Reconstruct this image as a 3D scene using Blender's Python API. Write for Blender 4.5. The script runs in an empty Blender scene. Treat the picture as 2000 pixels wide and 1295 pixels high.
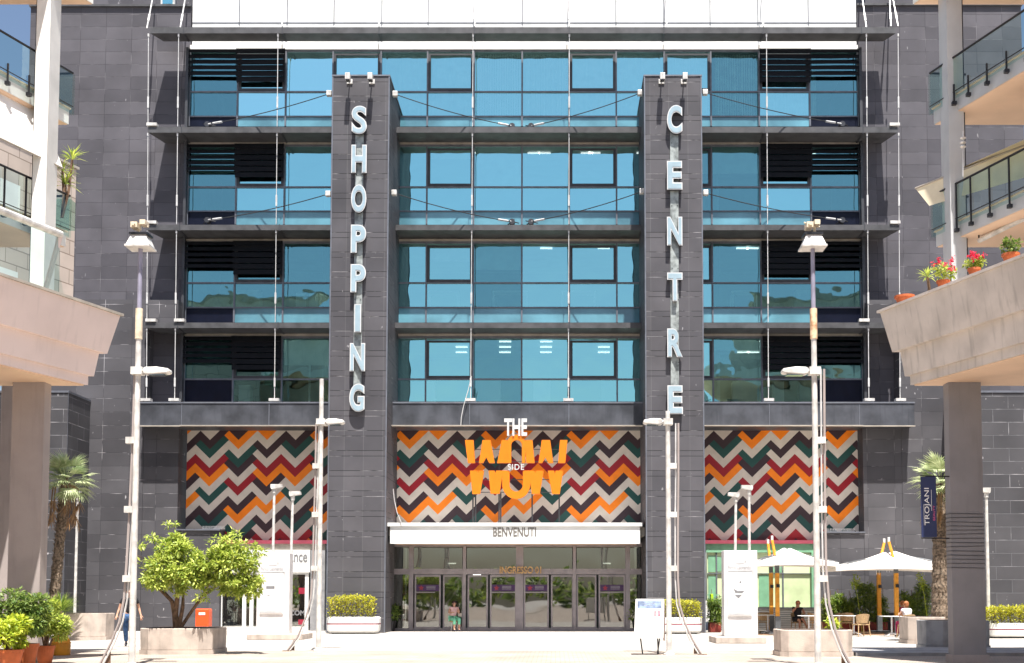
import bpy, bmesh, math, random
from mathutils import Vector, Matrix
random.seed(7)
R = random.Random(11)
sc = bpy.context.scene
col = sc.collection
# ------------------------------------------------------------------ camera
F = 2340.0; CX = 1085.0; HZ = 1165.0; EYE = 1.5
TH = math.radians(3.5); CY = HZ - F * math.tan(TH)
ct, st = math.cos(TH), math.sin(TH)
cd = bpy.data.cameras.new('camera'); cam = bpy.data.objects.new('camera', cd); col.objects.link(cam)
cam.location = (0, 0, EYE); cam.rotation_euler = (math.radians(90) + TH, 0, 0)
cd.sensor_fit = 'HORIZONTAL'; cd.sensor_width = 36.0; cd.lens = 36.0 * F / 2000.0
cd.shift_x = -(CX - 1000.0) / 2000.0; cd.shift_y = (CY - 647.5) / 2000.0
cd.clip_start = 0.1; cd.clip_end = 3000
sc.camera = cam
# ------------------------------------------------------------------ light
SUN = Vector((0.19, -0.98, 0)).normalized() * math.cos(math.radians(70)) + Vector((0, 0, math.sin(math.radians(70))))
w = bpy.data.worlds.new('World'); sc.world = w; w.use_nodes = True
nt = w.node_tree; nt.nodes.clear()
sk = nt.nodes.new('ShaderNodeTexSky'); sk.sky_type = 'NISHITA'; sk.sun_disc = False
sk.sun_elevation = math.radians(70); sk.sun_rotation = math.atan2(0.19, -0.98)
sk.air_density = 1.0; sk.dust_density = 2.0; sk.ozone_density = 1.0
bg = nt.nodes.new('ShaderNodeBackground'); bg.inputs[1].default_value = 0.068
wo = nt.nodes.new('ShaderNodeOutputWorld')
nt.links.new(sk.outputs[0], bg.inputs[0]); nt.links.new(bg.outputs[0], wo.inputs[0])
ld = bpy.data.lights.new('sun', 'SUN'); ld.energy = 5.0; ld.angle = math.radians(0.5); ld.color = (1, 0.96, 0.9)
lo = bpy.data.objects.new('sun', ld); col.objects.link(lo)
lo.rotation_euler = SUN.to_track_quat('Z', 'Y').to_euler()
vs = sc.view_settings; vs.view_transform = 'Standard'; vs.look = 'None'; vs.gamma = 1.0; vs.exposure = 1.25
sc.cycles.max_bounces = 8; sc.cycles.transparent_max_bounces = 16

# ------------------------------------------------------------------ photograph measure -> world
def P(u, v, Y):
    yp = F * ct - (CY - v) * st; zp = F * st + (CY - v) * ct
    return Vector(((u - CX) * Y / yp, Y, EYE + zp * Y / yp))
def X(u, Y, v=640): return P(u, v, Y).x
def Z(v, Y): return P(CX, v, Y).z
def G(u, v):                       # point on the ground seen at u, v
    yp = F * ct - (CY - v) * st; zp = F * st + (CY - v) * ct
    Y = -EYE * yp / zp
    return Vector(((u - CX) * Y / yp, Y, 0))

# ------------------------------------------------------------------ materials
def new_mat(name):
    m = bpy.data.materials.new(name); m.use_nodes = True
    n = m.node_tree; n.nodes.clear()
    o = n.nodes.new('ShaderNodeOutputMaterial'); b = n.nodes.new('ShaderNodeBsdfPrincipled')
    n.links.new(b.outputs[0], o.inputs[0])
    return m, n, b, o
def N(n, t, **k):
    x = n.nodes.new(t)
    for a, v in k.items(): setattr(x, a, v)
    return x
def c4(c): return (c[0], c[1], c[2], 1)
def basic(name, c, rough=0.6, metal=0.0, var=0.12, scale=3.0, bump=0.0, bscale=40.0, c2=None, emit=0, spec=0.5, detail=5, st=1.0, drip=0):
    m, n, b, o = new_mat(name); L = n.links.new
    tc = N(n, 'ShaderNodeTexCoord')
    no = N(n, 'ShaderNodeTexNoise'); no.inputs['Scale'].default_value = scale; no.inputs['Detail'].default_value = detail
    sm_ = N(n, 'ShaderNodeMapping'); sm_.inputs['Scale'].default_value = (1, 1, st); L(tc.outputs['Object'], sm_.inputs[0]); L(sm_.outputs[0], no.inputs['Vector'])
    mx = N(n, 'ShaderNodeMix', data_type='RGBA')
    if c2 is None: c2 = tuple(x * (1 - var * 2.2) for x in c)
    mx.inputs[6].default_value = c4(c2); mx.inputs[7].default_value = c4(tuple(min(1, x * (1 + var * .5)) for x in c))
    rp = N(n, 'ShaderNodeMapRange'); rp.inputs[1].default_value = .32; rp.inputs[2].default_value = .62
    L(no.outputs[0], rp.inputs[0]); L(rp.outputs[0], mx.inputs[0]); outc = mx.outputs[2]
    if drip:
        dm = N(n, 'ShaderNodeMapping'); dm.inputs['Scale'].default_value = (5, 5, .45); L(tc.outputs['Object'], dm.inputs[0])
        dn = N(n, 'ShaderNodeTexNoise'); dn.inputs['Scale'].default_value = 1.4; dn.inputs['Detail'].default_value = 6; L(dm.outputs[0], dn.inputs['Vector'])
        dr = N(n, 'ShaderNodeMapRange'); dr.inputs[1].default_value = .55; dr.inputs[2].default_value = .72; dr.inputs[4].default_value = drip; L(dn.outputs[0], dr.inputs[0])
        dx = N(n, 'ShaderNodeMix', data_type='RGBA'); L(dr.outputs[0], dx.inputs[0]); L(outc, dx.inputs[6]); dx.inputs[7].default_value = c4(tuple(x * .45 for x in c)); outc = dx.outputs[2]
    L(outc, b.inputs['Base Color'])
    b.inputs['Roughness'].default_value = rough; b.inputs['Metallic'].default_value = metal
    b.inputs['Specular IOR Level'].default_value = spec
    if bump:
        n2 = N(n, 'ShaderNodeTexNoise'); n2.inputs['Scale'].default_value = bscale; n2.inputs['Detail'].default_value = 4
        L(tc.outputs['Object'], n2.inputs['Vector'])
        bp = N(n, 'ShaderNodeBump'); bp.inputs['Strength'].default_value = bump; bp.inputs['Distance'].default_value = .02
        L(n2.outputs[0], bp.inputs['Height']); L(bp.outputs[0], b.inputs['Normal'])
    if emit:
        b.inputs['Emission Color'].default_value = c4(c); b.inputs['Emission Strength'].default_value = emit
    return m
def tile(name, ca, cb, mortar, bw, rh, msize=0.012, rough=0.5, streak=0.5, off=0.5, horiz=False, squash=1.0, sfreq=2, streakc=(.55, .53, .55), band=0):
    m, n, b, o = new_mat(name); L = n.links.new
    g = N(n, 'ShaderNodeNewGeometry'); s = N(n, 'ShaderNodeSeparateXYZ'); L(g.outputs['Position'], s.inputs[0])
    cmb = N(n, 'ShaderNodeCombineXYZ')
    if horiz: L(s.outputs[0], cmb.inputs[0]); L(s.outputs[1], cmb.inputs[1])
    else:
        ad = N(n, 'ShaderNodeMath', operation='ADD'); L(s.outputs[0], ad.inputs[0]); L(s.outputs[1], ad.inputs[1])
        L(ad.outputs[0], cmb.inputs[0]); L(s.outputs[2], cmb.inputs[1])
    br = N(n, 'ShaderNodeTexBrick'); br.offset = off; br.squash = squash; br.squash_frequency = sfreq
    br.inputs['Scale'].default_value = 1; br.inputs['Brick Width'].default_value = bw; br.inputs['Row Height'].default_value = rh
    br.inputs['Mortar Size'].default_value = msize; br.inputs['Mortar Smooth'].default_value = .2; br.inputs['Bias'].default_value = 0
    br.inputs['Color1'].default_value = c4(ca); br.inputs['Color2'].default_value = c4(cb); br.inputs['Mortar'].default_value = c4(mortar)
    L(cmb.outputs[0], br.inputs['Vector'])
    jf = br.outputs['Fac']
    if band:                                    # thin courses between the tall ones
        src, jf = br.outputs[0], None
        for off2 in (0, band):
            ad2 = N(n, 'ShaderNodeVectorMath', operation='ADD'); L(cmb.outputs[0], ad2.inputs[0]); ad2.inputs[1].default_value = (0, off2, 0)
            b2 = N(n, 'ShaderNodeTexBrick'); b2.offset = 0
            b2.inputs['Scale'].default_value = 1; b2.inputs['Brick Width'].default_value = 500; b2.inputs['Row Height'].default_value = rh
            b2.inputs['Mortar Size'].default_value = msize; b2.inputs['Mortar Smooth'].default_value = .2
            L(ad2.outputs[0], b2.inputs['Vector'])
            mb_ = N(n, 'ShaderNodeMix', data_type='RGBA'); L(b2.outputs['Fac'], mb_.inputs[0]); L(src, mb_.inputs[6]); mb_.inputs[7].default_value = (.018, .018, .02, 1); src = mb_.outputs[2]
            if jf is None: jf = b2.outputs['Fac']
            else:
                mxf = N(n, 'ShaderNodeMath', operation='MAXIMUM'); L(jf, mxf.inputs[0]); L(b2.outputs['Fac'], mxf.inputs[1]); jf = mxf.outputs[0]
    # weathering
    no = N(n, 'ShaderNodeTexNoise'); no.inputs['Scale'].default_value = .6; no.inputs['Detail'].default_value = 6
    L(g.outputs['Position'], no.inputs['Vector'])
    mr = N(n, 'ShaderNodeMapRange'); mr.inputs[1].default_value = .3; mr.inputs[2].default_value = .7; mr.inputs[3].default_value = .8; mr.inputs[4].default_value = 1.12
    L(no.outputs[0], mr.inputs[0])
    mu = N(n, 'ShaderNodeVectorMath', operation='SCALE'); L(mb_.outputs[2] if band else br.outputs[0], mu.inputs[0]); L(mr.outputs[0], mu.inputs['Scale'])
    base = mu.outputs[0]
    if streak:
        # lime bloom strongest on the joints, plus small spots
        mp = N(n, 'ShaderNodeMapping'); mp.inputs['Scale'].default_value = (1.1, 1.1, .9) if not horiz else (1, 1, 1)
        L(g.outputs['Position'], mp.inputs[0])
        n2 = N(n, 'ShaderNodeTexNoise'); n2.inputs['Scale'].default_value = 1.3; n2.inputs['Detail'].default_value = 3
        L(mp.outputs[0], n2.inputs['Vector'])
        m2 = N(n, 'ShaderNodeMapRange'); m2.inputs[1].default_value = .5; m2.inputs[2].default_value = .72; L(n2.outputs[0], m2.inputs[0])
        jm = N(n, 'ShaderNodeMath', operation='MULTIPLY'); L(m2.outputs[0], jm.inputs[0]); L(jf, jm.inputs[1])
        n3 = N(n, 'ShaderNodeTexNoise'); n3.inputs['Scale'].default_value = 5.5; n3.inputs['Detail'].default_value = 2
        mp3 = N(n, 'ShaderNodeMapping'); mp3.inputs['Scale'].default_value = (1, 1, .45); L(g.outputs['Position'], mp3.inputs[0]); L(mp3.outputs[0], n3.inputs['Vector'])
        m3 = N(n, 'ShaderNodeMapRange'); m3.inputs[1].default_value = .73; m3.inputs[2].default_value = .8; L(n3.outputs[0], m3.inputs[0])
        mx2 = N(n, 'ShaderNodeMath', operation='MAXIMUM'); L(jm.outputs[0], mx2.inputs[0]); L(m3.outputs[0], mx2.inputs[1])
        ms = N(n, 'ShaderNodeMath', operation='MULTIPLY'); L(mx2.outputs[0], ms.inputs[0]); ms.inputs[1].default_value = streak
        mc = N(n, 'ShaderNodeMix', data_type='RGBA'); L(ms.outputs[0], mc.inputs[0]); L(base, mc.inputs[6]); mc.inputs[7].default_value = c4(streakc)
        base = mc.outputs[2]
    L(base, b.inputs['Base Color']); b.inputs['Roughness'].default_value = rough; b.inputs['Specular IOR Level'].default_value = .2
    bp = N(n, 'ShaderNodeBump', invert=True); bp.inputs['Strength'].default_value = .5; bp.inputs['Distance'].default_value = .02
    L(jf, bp.inputs['Height']); L(bp.outputs[0], b.inputs['Normal'])
    return m
def glass(name, tint=(.35, .68, .85), thru=(.35, .55, .6), refl=.5, wob=.07, wscale=.8, mxr=1):
    m, n, b, o = new_mat(name); L = n.links.new; n.nodes.remove(b)
    gl = N(n, 'ShaderNodeBsdfGlossy'); gl.inputs['Color'].default_value = c4(tint); gl.inputs['Roughness'].default_value = .015
    tr = N(n, 'ShaderNodeBsdfTransparent'); tr.inputs[0].default_value = c4(thru)
    lw = N(n, 'ShaderNodeLayerWeight'); lw.inputs[0].default_value = .35
    mr = N(n, 'ShaderNodeMapRange'); mr.inputs[3].default_value = refl; mr.inputs[4].default_value = mxr; L(lw.outputs['Fresnel'], mr.inputs[0])
    g = N(n, 'ShaderNodeNewGeometry')
    no = N(n, 'ShaderNodeTexNoise'); no.inputs['Scale'].default_value = wscale; no.inputs['Detail'].default_value = 1.5; L(g.outputs['Position'], no.inputs['Vector'])
    bp = N(n, 'ShaderNodeBump'); bp.inputs['Strength'].default_value = wob; bp.inputs['Distance'].default_value = .2; L(no.outputs[0], bp.inputs['Height'])
    L(bp.outputs[0], gl.inputs['Normal'])
    mx = N(n, 'ShaderNodeMixShader'); L(mr.outputs[0], mx.inputs[0]); L(tr.outputs[0], mx.inputs[1]); L(gl.outputs[0], mx.inputs[2])
    L(mx.outputs[0], o.inputs[0])
    return m
def leafmat(name, ca, cb, trans=.35):
    m, n, b, o = new_mat(name); L = n.links.new
    g = N(n, 'ShaderNodeNewGeometry'); mx = N(n, 'ShaderNodeMix', data_type='RGBA')
    mx.inputs[6].default_value = c4(ca); mx.inputs[7].default_value = c4(cb); L(g.outputs['Random Per Island'], mx.inputs[0])
    L(mx.outputs[2], b.inputs['Base Color']); b.inputs['Roughness'].default_value = .5
    t = N(n, 'ShaderNodeBsdfTranslucent'); L(mx.outputs[2], t.inputs[0])
    ms = N(n, 'ShaderNodeMixShader'); ms.inputs[0].default_value = trans
    L(b.outputs[0], ms.inputs[1]); L(t.outputs[0], ms.inputs[2]); L(ms.outputs[0], o.inputs[0])
    return m

M = dict(
 tower=tile('dark_stone_cladding', (.072, .069, .08), (.106, .101, .115), (.045, .042, .05), 1.17, .585, .009, .7, streak=.35, off=0),
 tower2=tile('dark_stone_cladding_lower', (.064, .062, .069), (.1, .097, .106), (.05, .048, .055), 1.2, .6, .009, .65, streak=.9, off=0),
 pylon=tile('banded_stone_cladding', (.07, .068, .077), (.098, .094, .104), (.115, .113, .12), .8, .84, .013, .6, streak=.55, off=0, band=.23),
 block=tile('black_stone_cladding', (.065, .064, .07), (.085, .083, .09), (.13, .13, .14), 1.3, .55, .012, streak=.8),
 slab=basic('charcoal_metal_shade', (.085, .085, .09), .5, .1, .15, 2, .1, 20, spec=.3),
 band=basic('charcoal_metal_band', (.075, .08, .095), .45, .1, .22, 1.2, .1, 15, spec=.4, drip=.35),
 darkframe=basic('dark_anodised_frame', (.05, .052, .06), .5, .2, .1),
 frame=basic('grey_anodised_frame', (.15, .16, .19), .45, .2, .1),
 louver=basic('black_louver', (.008, .009, .012), .6, .0, .1, spec=.15),
 navy=basic('navy_spandrel', (.006, .008, .02), .35, .0, .1, spec=.2),
 white=basic('white_cladding', (.78, .78, .76), .5, 0, .05, 1),
 whitemetal=basic('white_painted_metal', (.66, .64, .61), .4, .1, .14, 5, drip=.35),
 strip=basic('beige_head_trim', (.4, .36, .31), .6, 0, .1),
 glassA=glass('blue_curtain_glass', (.5, 1.0, 1.0), (.75, .9, .95), .72),
 glassC=glass('teal_curtain_glass', (.5, .98, .96), (.6, .8, .84), .64),
 glassD=glass('door_glass', (.62, .62, .6), (.6, .64, .6), .34, .05, .4),
 glassB=glass('bright_reflection_curtain_glass', (.55, 1.0, 1.0), (.42, .62, .68), .92),  # brighter sky reflection put into the material of chosen panes
 glassE=glass('dull_reflection_curtain_glass', (.38, .8, .82), (.45, .66, .66), .42),  # darker reflection of side buildings put into outer bays; also random panes
 blind=basic('pale_added_blind', (.6, .62, .6), .8, 0, .06, 2),
 cream=basic('cream_painted_metal', (.7, .6, .45), .5, 0, .15, 6),
 spandrel=basic('pale_blue_spandrel_glass', (.13, .32, .4), .08, .0, .2, .5, spec=1),
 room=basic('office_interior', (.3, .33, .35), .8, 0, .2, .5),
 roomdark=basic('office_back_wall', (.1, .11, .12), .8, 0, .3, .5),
 curtain=basic('white_curtain', (.75, .74, .72), .8, 0, .1, 2),
 light=basic('ceiling_light', (1, .97, .9), .5, emit=1.3, var=0),
 cable=basic('steel_cable', (.08, .08, .085), .4, .7, .1),
 rodm=basic('white_steel_rod', (.68, .67, .66), .45, .2, .1),
 letterface=basic('pale_blue_letter_face', (.31, .41, .47), .35, 0, .05),
 letteredge=basic('white_letter_edge', (.6, .6, .6), .4, 0, .05),
 backstrip=basic('weathered_grey_metal_strip', (.33, .36, .35), .5, .2, .25, 4),
 orange=basic('orange_sign_acrylic', (.75, .19, .001), .35, 0, .03),
 m_white=basic('mural_cream', (.66, .59, .52), .6, 0, .04),
 m_orange=basic('mural_orange', (.98, .24, .002), .5, 0, .04),
 m_red=basic('mural_crimson', (.33, .005, .016), .5, 0, .05),
 m_green=basic('mural_green', (.01, .072, .064), .5, 0, .05),
 m_brown=basic('mural_aubergine', (.042, .02, .028), .5, 0, .05),
 maroon=basic('maroon_trim', (.3, .05, .08), .5, 0, .08),
 greyletter=basic('grey_metal_letter', (.22, .2, .18), .4, .5, .1),
 gold=basic('brass_letter', (.55, .34, .15), .4, .5, .15, 8),
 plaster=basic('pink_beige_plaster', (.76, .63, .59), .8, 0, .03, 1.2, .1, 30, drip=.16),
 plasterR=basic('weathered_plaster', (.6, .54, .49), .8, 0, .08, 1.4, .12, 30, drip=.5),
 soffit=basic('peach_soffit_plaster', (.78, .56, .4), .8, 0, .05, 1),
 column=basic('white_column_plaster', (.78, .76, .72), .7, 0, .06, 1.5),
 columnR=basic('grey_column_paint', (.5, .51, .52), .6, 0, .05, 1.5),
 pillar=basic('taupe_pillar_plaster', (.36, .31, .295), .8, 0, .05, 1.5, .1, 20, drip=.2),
 awning=basic('cream_awning_fabric', (.75, .66, .48), .9, 0, .06, 2),
 railglass=glass('railing_glass', (.6, .8, .8), (.76, .88, .85), .06, 0.0, 1, .12),
 railmetal=basic('dark_rail_metal', (.035, .035, .04), .4, .6, .1),
 beigetile=tile('beige_tile_cladding', (.5, .42, .36), (.58, .49, .43), (.3, .24, .2), 1.2, .5, .02, streak=.0),
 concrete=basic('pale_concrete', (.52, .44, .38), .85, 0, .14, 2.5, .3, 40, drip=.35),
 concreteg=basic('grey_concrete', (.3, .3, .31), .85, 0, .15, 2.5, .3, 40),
 terracotta=basic('terracotta', (.5, .12, .035), .7, 0, .12, 4, .1, 30),
 yellow=basic('yellow_ochre_plastic', (.72, .3, .02), .5, 0, .12, 6),
 orangebin=basic('orange_red_plastic', (.75, .085, .015), .45, 0, .06),
 bark=basic('tree_bark', (.2, .12, .075), .9, 0, .25, 9, .8, 30),
 palmbark=basic('palm_bark', (.23, .17, .12), .95, 0, .35, 14, 1.0, 30),
 soil=basic('soil', (.06, .04, .03), .95, 0, .3, 9),
 leafT=leafmat('tree_leaf', (.18, .28, .03), (.66, .72, .16)),
 leafY=leafmat('golden_leaf', (.32, .34, .02), (.6, .55, .05)),
 leafD=leafmat('shrub_leaf', (.06, .13, .025), (.26, .34, .07)),
 leafB=leafmat('bamboo_leaf', (.06, .14, .015), (.34, .42, .07)),
 leafP=leafmat('palm_leaf', (.3, .38, .17), (.6, .64, .38), .25),
 leafDry=leafmat('dry_palm_leaf', (.25, .13, .05), (.45, .28, .13), .2),
 leafL=leafmat('lime_leaf', (.26, .38, .03), (.62, .66, .06)),
 flower=leafmat('geranium_petal', (.55, .01, .05), (.8, .03, .1), .3),
 skin=basic('skin', (.5, .27, .18), .55, 0, .06, 8),
 skinp=basic('tanned_skin', (.42, .2, .12), .55, 0, .06, 8),
 blackcloth=basic('black_cotton', (.012, .012, .016), .85, 0, .1, 12),
 jeans=basic('blue_denim', (.05, .12, .27), .85, 0, .25, 12),
 whitecloth=basic('white_cotton', (.7, .66, .68), .85, 0, .1, 8),
 magenta=basic('magenta_cloth', (.3, .008, .07), .85, 0, .15, 8),
 hairdark=basic('dark_brown_hair', (.035, .015, .01), .6, 0, .3, 30, .5, 80),
 hairred=basic('auburn_hair', (.36, .12, .035), .6, 0, .3, 30, .5, 80),
 shoe=basic('dark_shoe_leather', (.03, .025, .04), .5),
 wicker=basic('beige_woven_plastic', (.5, .33, .17), .6, 0, .15, 20, .4, 90),
 canvas=basic('white_parasol_canvas', (.85, .8, .74), .9, 0, .04, 2),
 postyellow=basic('varnished_yellow_timber', (.75, .32, .03), .45, 0, .12, 5),
 postgrey=basic('grey_steel_sleeve', (.16, .17, .18), .45, .5, .1),
 navyb=basic('navy_banner_vinyl', (.015, .025, .09), .5, 0, .05),
 lettwhite=basic('white_vinyl_lettering', (.8, .8, .8), .5, 0, 0),
 pink=basic('pink_vinyl_lettering', (.6, .1, .25), .5, 0, 0),
 steel=basic('brushed_steel_totem', (.72, .7, .7), .4, .15, .1, 2),
 paper=basic('pale_blue_print', (.26, .34, .52), .5, 0, .3, 6),
 rose=basic('pale_rose_print', (.42, .2, .24), .5, 0, .3, 8),
 greytxt=basic('grey_print', (.2, .2, .21), .5),
 palegrey=basic('pale_grey_print', (.45, .45, .46), .5),
 sticker=basic('purple_sticker', (.05, .012, .08), .4, 0, .1),
 stickred=basic('red_sticker_star', (.3, .015, .04), .4),
 shopgreen=basic('green_shop_panel', (.2, .42, .26), .4, 0, .08),
 shoplime=basic('pale_lime_window_film', (.66, .78, .46), .25, 0, .12, .9),
 lime=basic('lime_painted_panel', (.38, .6, .01), .4, 0, .08),
 rust=basic('rusty_cream_paint', (.68, .5, .33), .6, .1, .35, 7, c2=(.35, .13, .04)),
 violet=basic('violet_grey_metal', (.3, .29, .38), .5, .2, .1),  # violet-grey tone of the upper mast
 pillarR=basic('shaded_pillar_grey', (.235, .225, .235), .8, 0, .05, 1.5, .1, 20, drip=.2),  # shade on the front right pillar put into a darker grey
 mint=basic('mint_cloth', (.2, .62, .4), .85, 0, .1, 8),
 pinkcloth=basic('pale_pink_cloth', (.7, .45, .45), .85, 0, .1, 8),
 frametaupe=basic('taupe_door_frame', (.3, .265, .275), .4, .4, .08),
 redpot=basic('red_brown_trough', (.2, .025, .015), .6),
 water=basic('cyan_panel', (.02, .25, .5), .4),
)
# pavement
def pavemat(name, ca, cb, mort, bw, rh, ms):
    return tile(name, ca, cb, mort, bw, rh, ms, .85, 0, horiz=True)
M['paving'] = pavemat('pale_stone_paving', (.36, .335, .305), (.4, .375, .345), (.28, .25, .22), .8, .4, .008)
M['brick'] = pavemat('pink_brick_paving', (.34, .285, .24), (.39, .34, .295), (.24, .19, .155), .22, .11, .008)

# ------------------------------------------------------------------ mesh builder
class MB:
    def __init__(s): s.v = []; s.f = []; s.m = []; s.mi = 0; s.mats = []
    def use(s, mat):
        if mat not in s.mats: s.mats.append(mat)
        s.mi = s.mats.index(mat); return s
    def add(s, vs, fs):
        k = len(s.v); s.v += [tuple(p) for p in vs]
        for f in fs: s.f.append(tuple(i + k for i in f)); s.m.append(s.mi)
        return s
    def box(s, x0, x1, y0, y1, z0, z1):
        if x0 > x1: x0, x1 = x1, x0
        if y0 > y1: y0, y1 = y1, y0
        if z0 > z1: z0, z1 = z1, z0
        return s.add([(x0,y0,z0),(x1,y0,z0),(x1,y1,z0),(x0,y1,z0),(x0,y0,z1),(x1,y0,z1),(x1,y1,z1),(x0,y1,z1)],
                     [(0,3,2,1),(4,5,6,7),(0,1,5,4),(1,2,6,5),(2,3,7,6),(3,0,4,7)])
    def prism(s, poly, z0, z1, top=None):       # plan polygon (ccw) extruded in z; top: other polygon
        n = len(poly); top = top or poly
        vs = [(p[0], p[1], z0) for p in poly] + [(p[0], p[1], z1) for p in top]
        return s.add(vs, [tuple(range(n - 1, -1, -1)), tuple(range(n, 2 * n))] + [(i, (i + 1) % n, n + (i + 1) % n, n + i) for i in range(n)])
    def slabxz(s, poly, y0, y1):                # polygon in x,z extruded in y (front y0)
        n = len(poly); vs = [(p[0], y0, p[1]) for p in poly] + [(p[0], y1, p[1]) for p in poly]
        return s.add(vs, [tuple(range(n)), tuple(range(2 * n - 1, n - 1, -1))] + [(i, n + i, n + (i + 1) % n, (i + 1) % n) for i in range(n)])
    def tube(s, p, q, r, r2=None, n=8, cap=True):
        p = Vector(p); q = Vector(q); r2 = r if r2 is None else r2
        d = (q - p); 
        if d.length < 1e-6: return s
        d.normalize(); a = d.orthogonal().normalized(); b = d.cross(a)
        vs = [p + (a * math.cos(t) + b * math.sin(t)) * r for t in [2 * math.pi * i / n for i in range(n)]]
        vs += [q + (a * math.cos(t) + b * math.sin(t)) * r2 for t in [2 * math.pi * i / n for i in range(n)]]
        fs = [(i, (i + 1) % n, n + (i + 1) % n, n + i) for i in range(n)]
        if cap: fs += [tuple(range(n - 1, -1, -1)), tuple(range(n, 2 * n))]
        return s.add(vs, fs)
    def path(s, pts, r, n=6):
        rs = r if isinstance(r, (list, tuple)) else [r] * len(pts)
        pts = [Vector(p) for p in pts]; k = len(s.v); a = None
        for i, p in enumerate(pts):
            d = (pts[min(i + 1, len(pts) - 1)] - pts[max(i - 1, 0)]).normalized()
            if a is None: a = d.orthogonal().normalized()
            a = (a - d * a.dot(d)).normalized(); b = d.cross(a)
            for t in range(n): s.v.append(tuple(p + (a * math.cos(6.28319 * t / n) + b * math.sin(6.28319 * t / n)) * rs[i]))
        for i in range(len(pts) - 1):
            for t in range(n):
                s.f.append((k + i * n + t, k + i * n + (t + 1) % n, k + (i + 1) * n + (t + 1) % n, k + (i + 1) * n + t)); s.m.append(s.mi)
        s.f.append(tuple(k + t for t in range(n - 1, -1, -1))); s.m.append(s.mi)
        e = k + (len(pts) - 1) * n; s.f.append(tuple(e + t for t in range(n))); s.m.append(s.mi)
        return s
    def lathe(s, c, prof, n=20, sx=1, sy=1):    # prof (r,z) bottom to top
        k = len(s.v)
        for r, z in prof:
            for t in range(n):
                a = 2 * math.pi * t / n; s.v.append((c[0] + r * sx * math.cos(a), c[1] + r * sy * math.sin(a), c[2] + z))
        for i in range(len(prof) - 1):
            for t in range(n):
                s.f.append((k + i * n + t, k + i * n + (t + 1) % n, k + (i + 1) * n + (t + 1) % n, k + (i + 1) * n + t)); s.m.append(s.mi)
        s.f.append(tuple(k + t for t in range(n - 1, -1, -1))); s.m.append(s.mi)
        e = k + (len(prof) - 1) * n; s.f.append(tuple(e + t for t in range(n))); s.m.append(s.mi)
        return s
    def leaf(s, p, d, up, l, w, bend=.15):
        d = d.normalized(); sd = d.cross(up)
        if sd.length < 1e-4: sd = d.orthogonal()
        sd.normalize(); nrm = sd.cross(d)
        return s.add([p, p + d * l * .5 + sd * w * .5 - nrm * w * .2, p + d * l - nrm * l * bend, p + d * l * .5 - sd * w * .5 - nrm * w * .2], [(0, 1, 2, 3)])
    def build(s, name, mat=None, parent=None, smooth=False, bevel=0):
        me = bpy.data.meshes.new(name)
        o = bpy.data.objects.new(name, me); col.objects.link(o)
        off = Vector((0, 0, 0))
        if parent is not None:
            o.parent = parent; off = worldloc(parent)
            vs = [(a - off.x, b - off.y, c - off.z) for a, b, c in s.v]
        else:
            if s.v:
                xs = [p[0] for p in s.v]; ys = [p[1] for p in s.v]; zs = [p[2] for p in s.v]
                off = Vector(((min(xs) + max(xs)) / 2, (min(ys) + max(ys)) / 2, min(zs)))
            o.location = off; vs = [(a - off.x, b - off.y, c - off.z) for a, b, c in s.v]
        me.from_pydata(vs, [], s.f)
        if mat is not None: me.materials.append(mat)
        else:
            for m in s.mats: me.materials.append(m)
            me.polygons.foreach_set('material_index', s.m)
        if smooth: me.polygons.foreach_set('use_smooth', [True] * len(me.polygons))
        me.update()
        if bevel:
            b = o.modifiers.new('bevel', 'BEVEL'); b.width = bevel; b.segments = 2; b.limit_method = 'ANGLE'
        return o
def worldloc(o):
    p = Vector((0, 0, 0))
    while o is not None: p += o.location; o = o.parent
    return p
def tag(o, label=None, cat=None, group=None, kind=None):
    if label: o['label'] = label
    if cat: o['category'] = cat
    if group: o['group'] = group
    if kind: o['kind'] = kind
    return o
def thing(name, loc, label, cat, group=None):
    o = bpy.data.objects.new(name, None); o.empty_display_size = .2; col.objects.link(o); o.location = loc
    return tag(o, label, cat, group)
def copy_tree(o, parent=None):
    c = o.copy(); col.objects.link(c); c.parent = parent
    for ch in list(o.children): copy_tree(ch, c)
    return c
def text_data(s, size=1.0, extrude=.0, offset=0.0, sp=1.0):
    cu = bpy.data.curves.new('t', 'FONT'); cu.body = s; cu.size = size; cu.offset = offset; cu.extrude = extrude
    cu.space_character = sp; cu.resolution_u = 6
    o = bpy.data.objects.new('t', cu); col.objects.link(o)
    bpy.context.view_layer.update(); dg = bpy.context.evaluated_depsgraph_get()
    me = bpy.data.meshes.new_from_object(o.evaluated_get(dg))
    vs = [tuple(v.co) for v in me.vertices]; fs = [tuple(p.vertices) for p in me.polygons]
    bpy.data.objects.remove(o); bpy.data.meshes.remove(me); bpy.data.curves.remove(cu)
    return vs, fs
def text(mb, s, x0, x1, z0, z1, y, depth=.02, offset=0.0, sp=1.0, rot=False, grow=0.0):
    vs, fs = text_data(s, 1.0, .5, offset, sp)
    xs = [v[0] for v in vs]; ys = [v[1] for v in vs]; a, b, c, d = min(xs), max(xs), min(ys), max(ys)
    out = []
    for vx, vy, vz in vs:
        tx = (vx - a) / max(b - a, 1e-6); ty = (vy - c) / max(d - c, 1e-6)
        if rot: X_ = x0 + (1 - ty) * (x1 - x0); Z_ = z0 + tx * (z1 - z0)
        else: X_ = x0 + tx * (x1 - x0); Z_ = z0 + ty * (z1 - z0)
        out.append((X_, y - (vz + .5) * depth, Z_))
    mb.add(out, fs)
    return mb
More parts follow.
